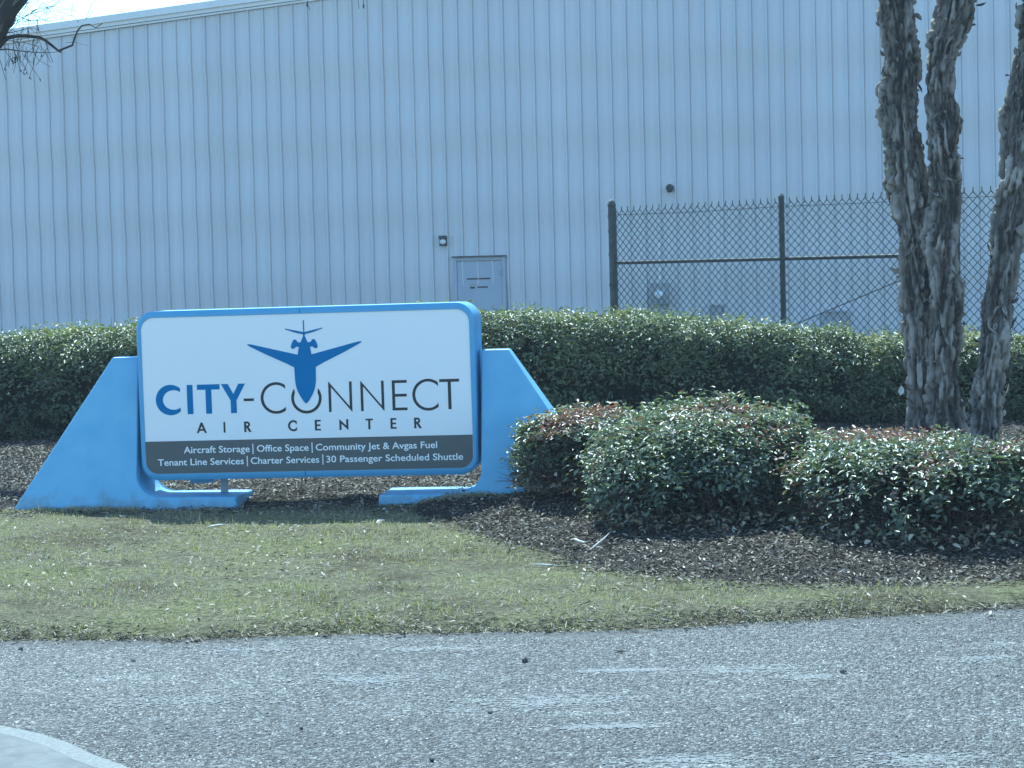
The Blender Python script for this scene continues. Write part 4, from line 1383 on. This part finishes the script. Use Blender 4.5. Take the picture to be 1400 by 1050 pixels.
def branch_px(rows, Y, r0, r1):
    pts = [np.array(at(x, y, Y)) - o3 for x, y in rows]
    br.tube(pts, np.linspace(r0, r1, len(pts)), 6, 0.2)
    return pts


g3 = np.random.default_rng(77)
main = branch_px([(-14, 78), (2, 60), (10, 52), (22, 49), (38, 49), (54, 51), (62, 55), (72, 63), (80, 69.5), (84, 71)], YL, 0.018, 0.008)
b2 = branch_px([(80, 69.5), (88, 66), (99, 62), (102, 52), (106, 42), (112, 35), (122, 33), (131, 38), (140, 32)], YL + .02, 0.009, 0.003)
b3 = branch_px([(-10, 70), (8, 67), (22, 69), (40, 71), (60, 72), (78, 71)], YL - .15, 0.006, 0.002)
for (x, y, ex, ey) in ((117, 26, 134, 0), (108, 30, 98, 12), (98, 12, 100, 2), (100, 22, 60, 18), (60, 18, 30, 34), (70, 10, 30, 22), (88, 25, 45, 20), (50, 12, 12, 36), (40, 2, 20, 30), (62, 27, 18, 37), (82, 0, 55, 12), (128, 12, 117, 26), (90, 58, 120, 62), (45, 70, 70, 92), (30, 72, 44, 86)):
    p0, p1 = np.array(at(x, y, YL + .1)) - o3, np.array(at(ex, ey, YL + .1)) - o3
    md = (p0 + p1) / 2 + g3.normal(0, .02, 3)
    br.tube([p0, md, p1], [0.0022, 0.002, 0.0016], 3, 0.2)
for k in range(46):                                    # hanging fine twigs with last year's catkins
    x = g3.uniform(-8, 66) if k > 12 else g3.uniform(-6, 30)
    y = g3.uniform(50, 82) if k % 3 else g3.uniform(20, 60)
    p = np.array(at(x, y, YL + g3.uniform(-.3, .3))) - o3
    L_ = g3.uniform(0.05, 0.16) * KL
    e = p + np.array([g3.normal(0, .05), 0, -L_])
    br.tube([p, (p + e) / 2 + g3.normal(0, .012, 3), e], [0.0025, 0.002, 0.0018], 3, 0.2)
    if k % 2:
        br.tube([e, e + np.array([g3.normal(0, .006), 0, -.012]), e + np.array([g3.normal(0, .012), 0, -.028])], [0.002, 0.0055, 0.001], 5, 0.1)
for k in range(40):
    x, y = g3.uniform(-12, 80), g3.uniform(-4, 34)
    ex, ey = x + g3.normal(14, 16), y + g3.normal(-6, 12)
    p0, p1 = np.array(at(x, y, YL + g3.uniform(-.4, .4))) - o3, np.array(at(ex, ey, YL + g3.uniform(-.4, .4))) - o3
    br.tube([p0, (p0 + p1) / 2 + g3.normal(0, .025, 3), p1], [0.0018, 0.0015, 0.001], 3, 0.2)
for k in range(6):
    twigs(br, np.array(at(g3.uniform(-14, 10), g3.uniform(0, 60), YL)) - o3, (g3.uniform(0.3, 1), g3.normal(0, .4), g3.uniform(-.4, .7)), g3.uniform(.25, .5), 0.004, 1, g3, 0.02, 3, 0.22)
limb = [np.array(a1 + dv * 2.0) - o3]
for x, y in ((120, -62), (250, -50), (380, -36), (470, -26), (540, -30)):
    limb.append(np.array(at(x, y, YL + 0.1)) - o3)
br.tube(limb, np.linspace(0.03, 0.006, len(limb)), 6, 0.2)
for x0, y0, x1, y1 in ((424, -31, 420, 6), (420, 6, 424, 14), (497, -27, 497, 8), (497, 0, 482, -24), (488, -8, 491, 12), (485, -24, 488, -4)):
    p0, p1 = np.array(at(x0, y0, YL + .1)) - o3, np.array(at(x1, y1, YL + .1)) - o3
    br.tube([p0, (p0 + p1) / 2 + g3.normal(0, .006, 3), p1], [0.0025, 0.002, 0.002], 3, 0.2)
for x, y in ((497, 9), (420, 7)):
    p = np.array(at(x, y, YL + .1)) - o3
    br.tube([p + np.array([0, 0, .03]), p, p - np.array([0, 0, .02])], [0.002, 0.006, 0.002], 5, 0.1)
br.build("branch", M_TWIG_DARK, tree3)


# ================================================================== SMALL LOOSE THINGS
def pebble(px_, py_, w, label, seed, mat=None):
    p = gnd(px_, py_, ROAD_Z + 0.008)
    bm = bmesh.new(); bmesh.ops.create_icosphere(bm, subdivisions=3, radius=1)
    g = np.random.default_rng(seed)
    sx, sy, sz = w / 2, w / 2 * g.uniform(.6, .9), w / 2 * g.uniform(.45, .75)
    for v in bm.verts:
        n_ = mnoise.noise(v.co * 1.3 + Vector((seed, 0, 0))) * 0.35 + mnoise.noise(v.co * 3 + Vector((seed, 0, 0))) * 0.12
        v.co *= 1 + n_
        v.co = Vector((v.co.x * sx, v.co.y * sy, v.co.z * sz + sz * 0.75))
    me = bpy.data.meshes.new("pebble"); bm.to_mesh(me); bm.free()
    o = link_mesh("pebble", me, mat or M_STONE)
    o.location = (p.x, p.y, ROAD_Z); o.rotation_euler = (0, 0, g.uniform(0, 6))
    return tag(o, label, "pebble", "pebbles on the road")


pebble(718, 903, 0.032, "dark pebble on the asphalt below the middle of the grass edge", 1)
pebble(670, 972, 0.030, "grey pebble on the asphalt near the bottom middle, palest of the loose stones", 2, M_CONCRETE)
pebble(28, 887, 0.036, "grey pebble at the grass edge by the left border", 3)
pebble(1152, 917, 0.026, "dark flat pebble far right on the asphalt", 4)
pebble(412, 994, 0.014, "tiny dark pebble on the asphalt left of the middle", 5)
pebble(590, 1037, 0.022, "dark pebble on the asphalt at the very bottom of the view", 6)
pebble(182, 904, 0.03, "low pale pebble on the asphalt left, just below the grass", 7, M_CONCRETE)


def litter(name, cat, rows, w, th, mat, label, Y=None, zoff=0.015, zf=None):
    """a thin curled strip lying on the ground through the given pixels"""
    pts = []
    for x, y in rows:
        p = gnd(x, y, 0.0)
        z = ground_z(p.x, p.y)
        p = gnd(x, y, max(z, ROAD_Z) + zoff)
        pts.append(np.array(p))
    V, F = tube_np(pts, np.interp(np.linspace(0, 1, len(pts)), [0, .2, .8, 1], [w * .3, w, w, w * .25]), 6)
    cen = np.repeat(np.array(pts), 6, 0)
    V[:, 2] = cen[:, 2] + (V[:, 2] - cen[:, 2]) * th
    o = mesh_np(name, V, F, mat, None, False)
    return tag(o, label, cat)


litter("bark_strip", "bark strip", [(283, 720), (292, 719), (302, 717.5), (311, 717)], 0.016, 0.4, M_PALE, "pale flat strip of bark on the grass in front of the sign's left toe")
litter("bark_strip", "bark strip", [(780, 738), (786, 737), (792, 740), (799, 742), (805, 740)], 0.012, 0.6, M_PALE, "pale curled bark strip on the dark mulch below the middle shrub")
litter("bark_strip", "bark strip", [(515, 715), (519, 711), (523, 710)], 0.018, 0.5, M_PALE, "small pale bark scrap on the ground in front of the sign's right toe")
litter("bark_strip", "bark strip", [(840, 889), (848, 890), (856, 890.5)], 0.008, 0.6, M_TWIG, "dark flat bark chip on the asphalt right of the middle", zoff=0.006)
litter("bark_strip", "bark strip", [(250, 885), (258, 886), (264, 886.5)], 0.006, 0.6, M_TWIG, "dark thin bark chip on the asphalt by the grass edge at left", zoff=0.006)
litter("dead_stick", "stick", [(725, 771), (740, 772), (755, 773), (770, 774)], 0.006, 1, M_PALE, "thin pale straight stick on the grass by the mulch edge")
litter("dead_stick", "stick", [(806, 752), (815, 745), (825, 737), (838, 724)], 0.005, 1, M_PALE, "slanting pale stick leaning over the mulch below the middle shrub")

# forked twig lying across the right toe of the sign
tw = NP()
tp = [np.array(at(x, y, 15.62)) for x, y in ((632, 670), (640, 677), (648, 681), (658, 677), (668, 681), (684, 681))]
ob = np.array(tp[2])
tw.tube([p - ob for p in tp], np.linspace(0.006, 0.003, 6), 5)
tp2 = [np.array(at(x, y, 15.60)) for x, y in ((640, 677), (650, 673), (664, 677), (672, 679))]
tw.tube([p - ob for p in tp2], np.linspace(0.004, 0.002, 4), 5)
o = tw.build("fallen_twig", M_TWIG_DARK); o.location = ob
tag(o, "dark forked twig lying across the right toe of the blue sign", "twig")

# marker tag under the middle shrub, dead leaves
p = gnd(911, 727)
mk = tag(empty("marker_stake", (p.x, p.y, ground_z(p.x, p.y)), 0.2), "small pale greenish marker on a stake at the foot of the middle shrub", "marker")
mb = MB(); mb.box(-0.018, 0.018, -0.004, 0.004, 0.03, 0.12); mb.build("marker_plate", M_GREYBOX, mk, bevel=0.002)
mb = MB(); mb.tube([(0, 0.008, -0.05), (0, 0.008, 0.09)], [0.004, 0.004], 6); mb.build("stake", M_TWIG, mk)


def dead_leaf(pos, size, label, mat, N_, D_):
    V, F, T = leaves_np(np.array([[0, 0, 0.0]]), norm(np.array([N_], float)), np.array([D_], float), np.array([size]), np.array([size * .6]), 0.35)
    o = mesh_np("dead_leaf", V, F, mat); o.location = pos
    return tag(o, label, "leaf")


M_YELLOW = mat_paint("yellowed leaf", (0.42, 0.24, 0.06), (0.55, 0.34, 0.10), 0.6, 30, 0.3, 0.1)
dead_leaf(tuple(at(1120, 603, 18.6)), 0.10, "yellow fallen leaf on the mulch between the two big shrubs", M_YELLOW, (0, -1, .4), (0.1, 0, 1))
dead_leaf(tuple(at(1231, 541, 18.55)), 0.09, "pale dead leaf caught on the left side of the double trunk", M_PALE, (0, -1, .2), (0.15, 0, 1))

# ================================================================== VEIL (added volume that lifts the darks in place of windscreen glare)
bm = bmesh.new(); bmesh.ops.create_cube(bm, size=1)
for v in bm.verts:
    v.co = Vector((v.co.x * 150, v.co.y * 150 + 45, 9.0 if v.co.z > 0 else -2.0))
me = bpy.data.meshes.new("veil_volume"); bm.to_mesh(me); bm.free()
mh = bpy.data.materials.new("thin haze"); mh.use_nodes = True
mh.node_tree.nodes.remove(mh.node_tree.nodes["Principled BSDF"])
pv = mh.node_tree.nodes.new("ShaderNodeVolumePrincipled")
pv.inputs["Color"].default_value = (0.86, 0.93, 1.0, 1)
pv.inputs["Density"].default_value = 0.0009
mh.node_tree.links.new(pv.outputs["Volume"], mh.node_tree.nodes["Material Output"].inputs["Volume"])
tag(link_mesh("veil_volume", me, mh), kind='stuff')
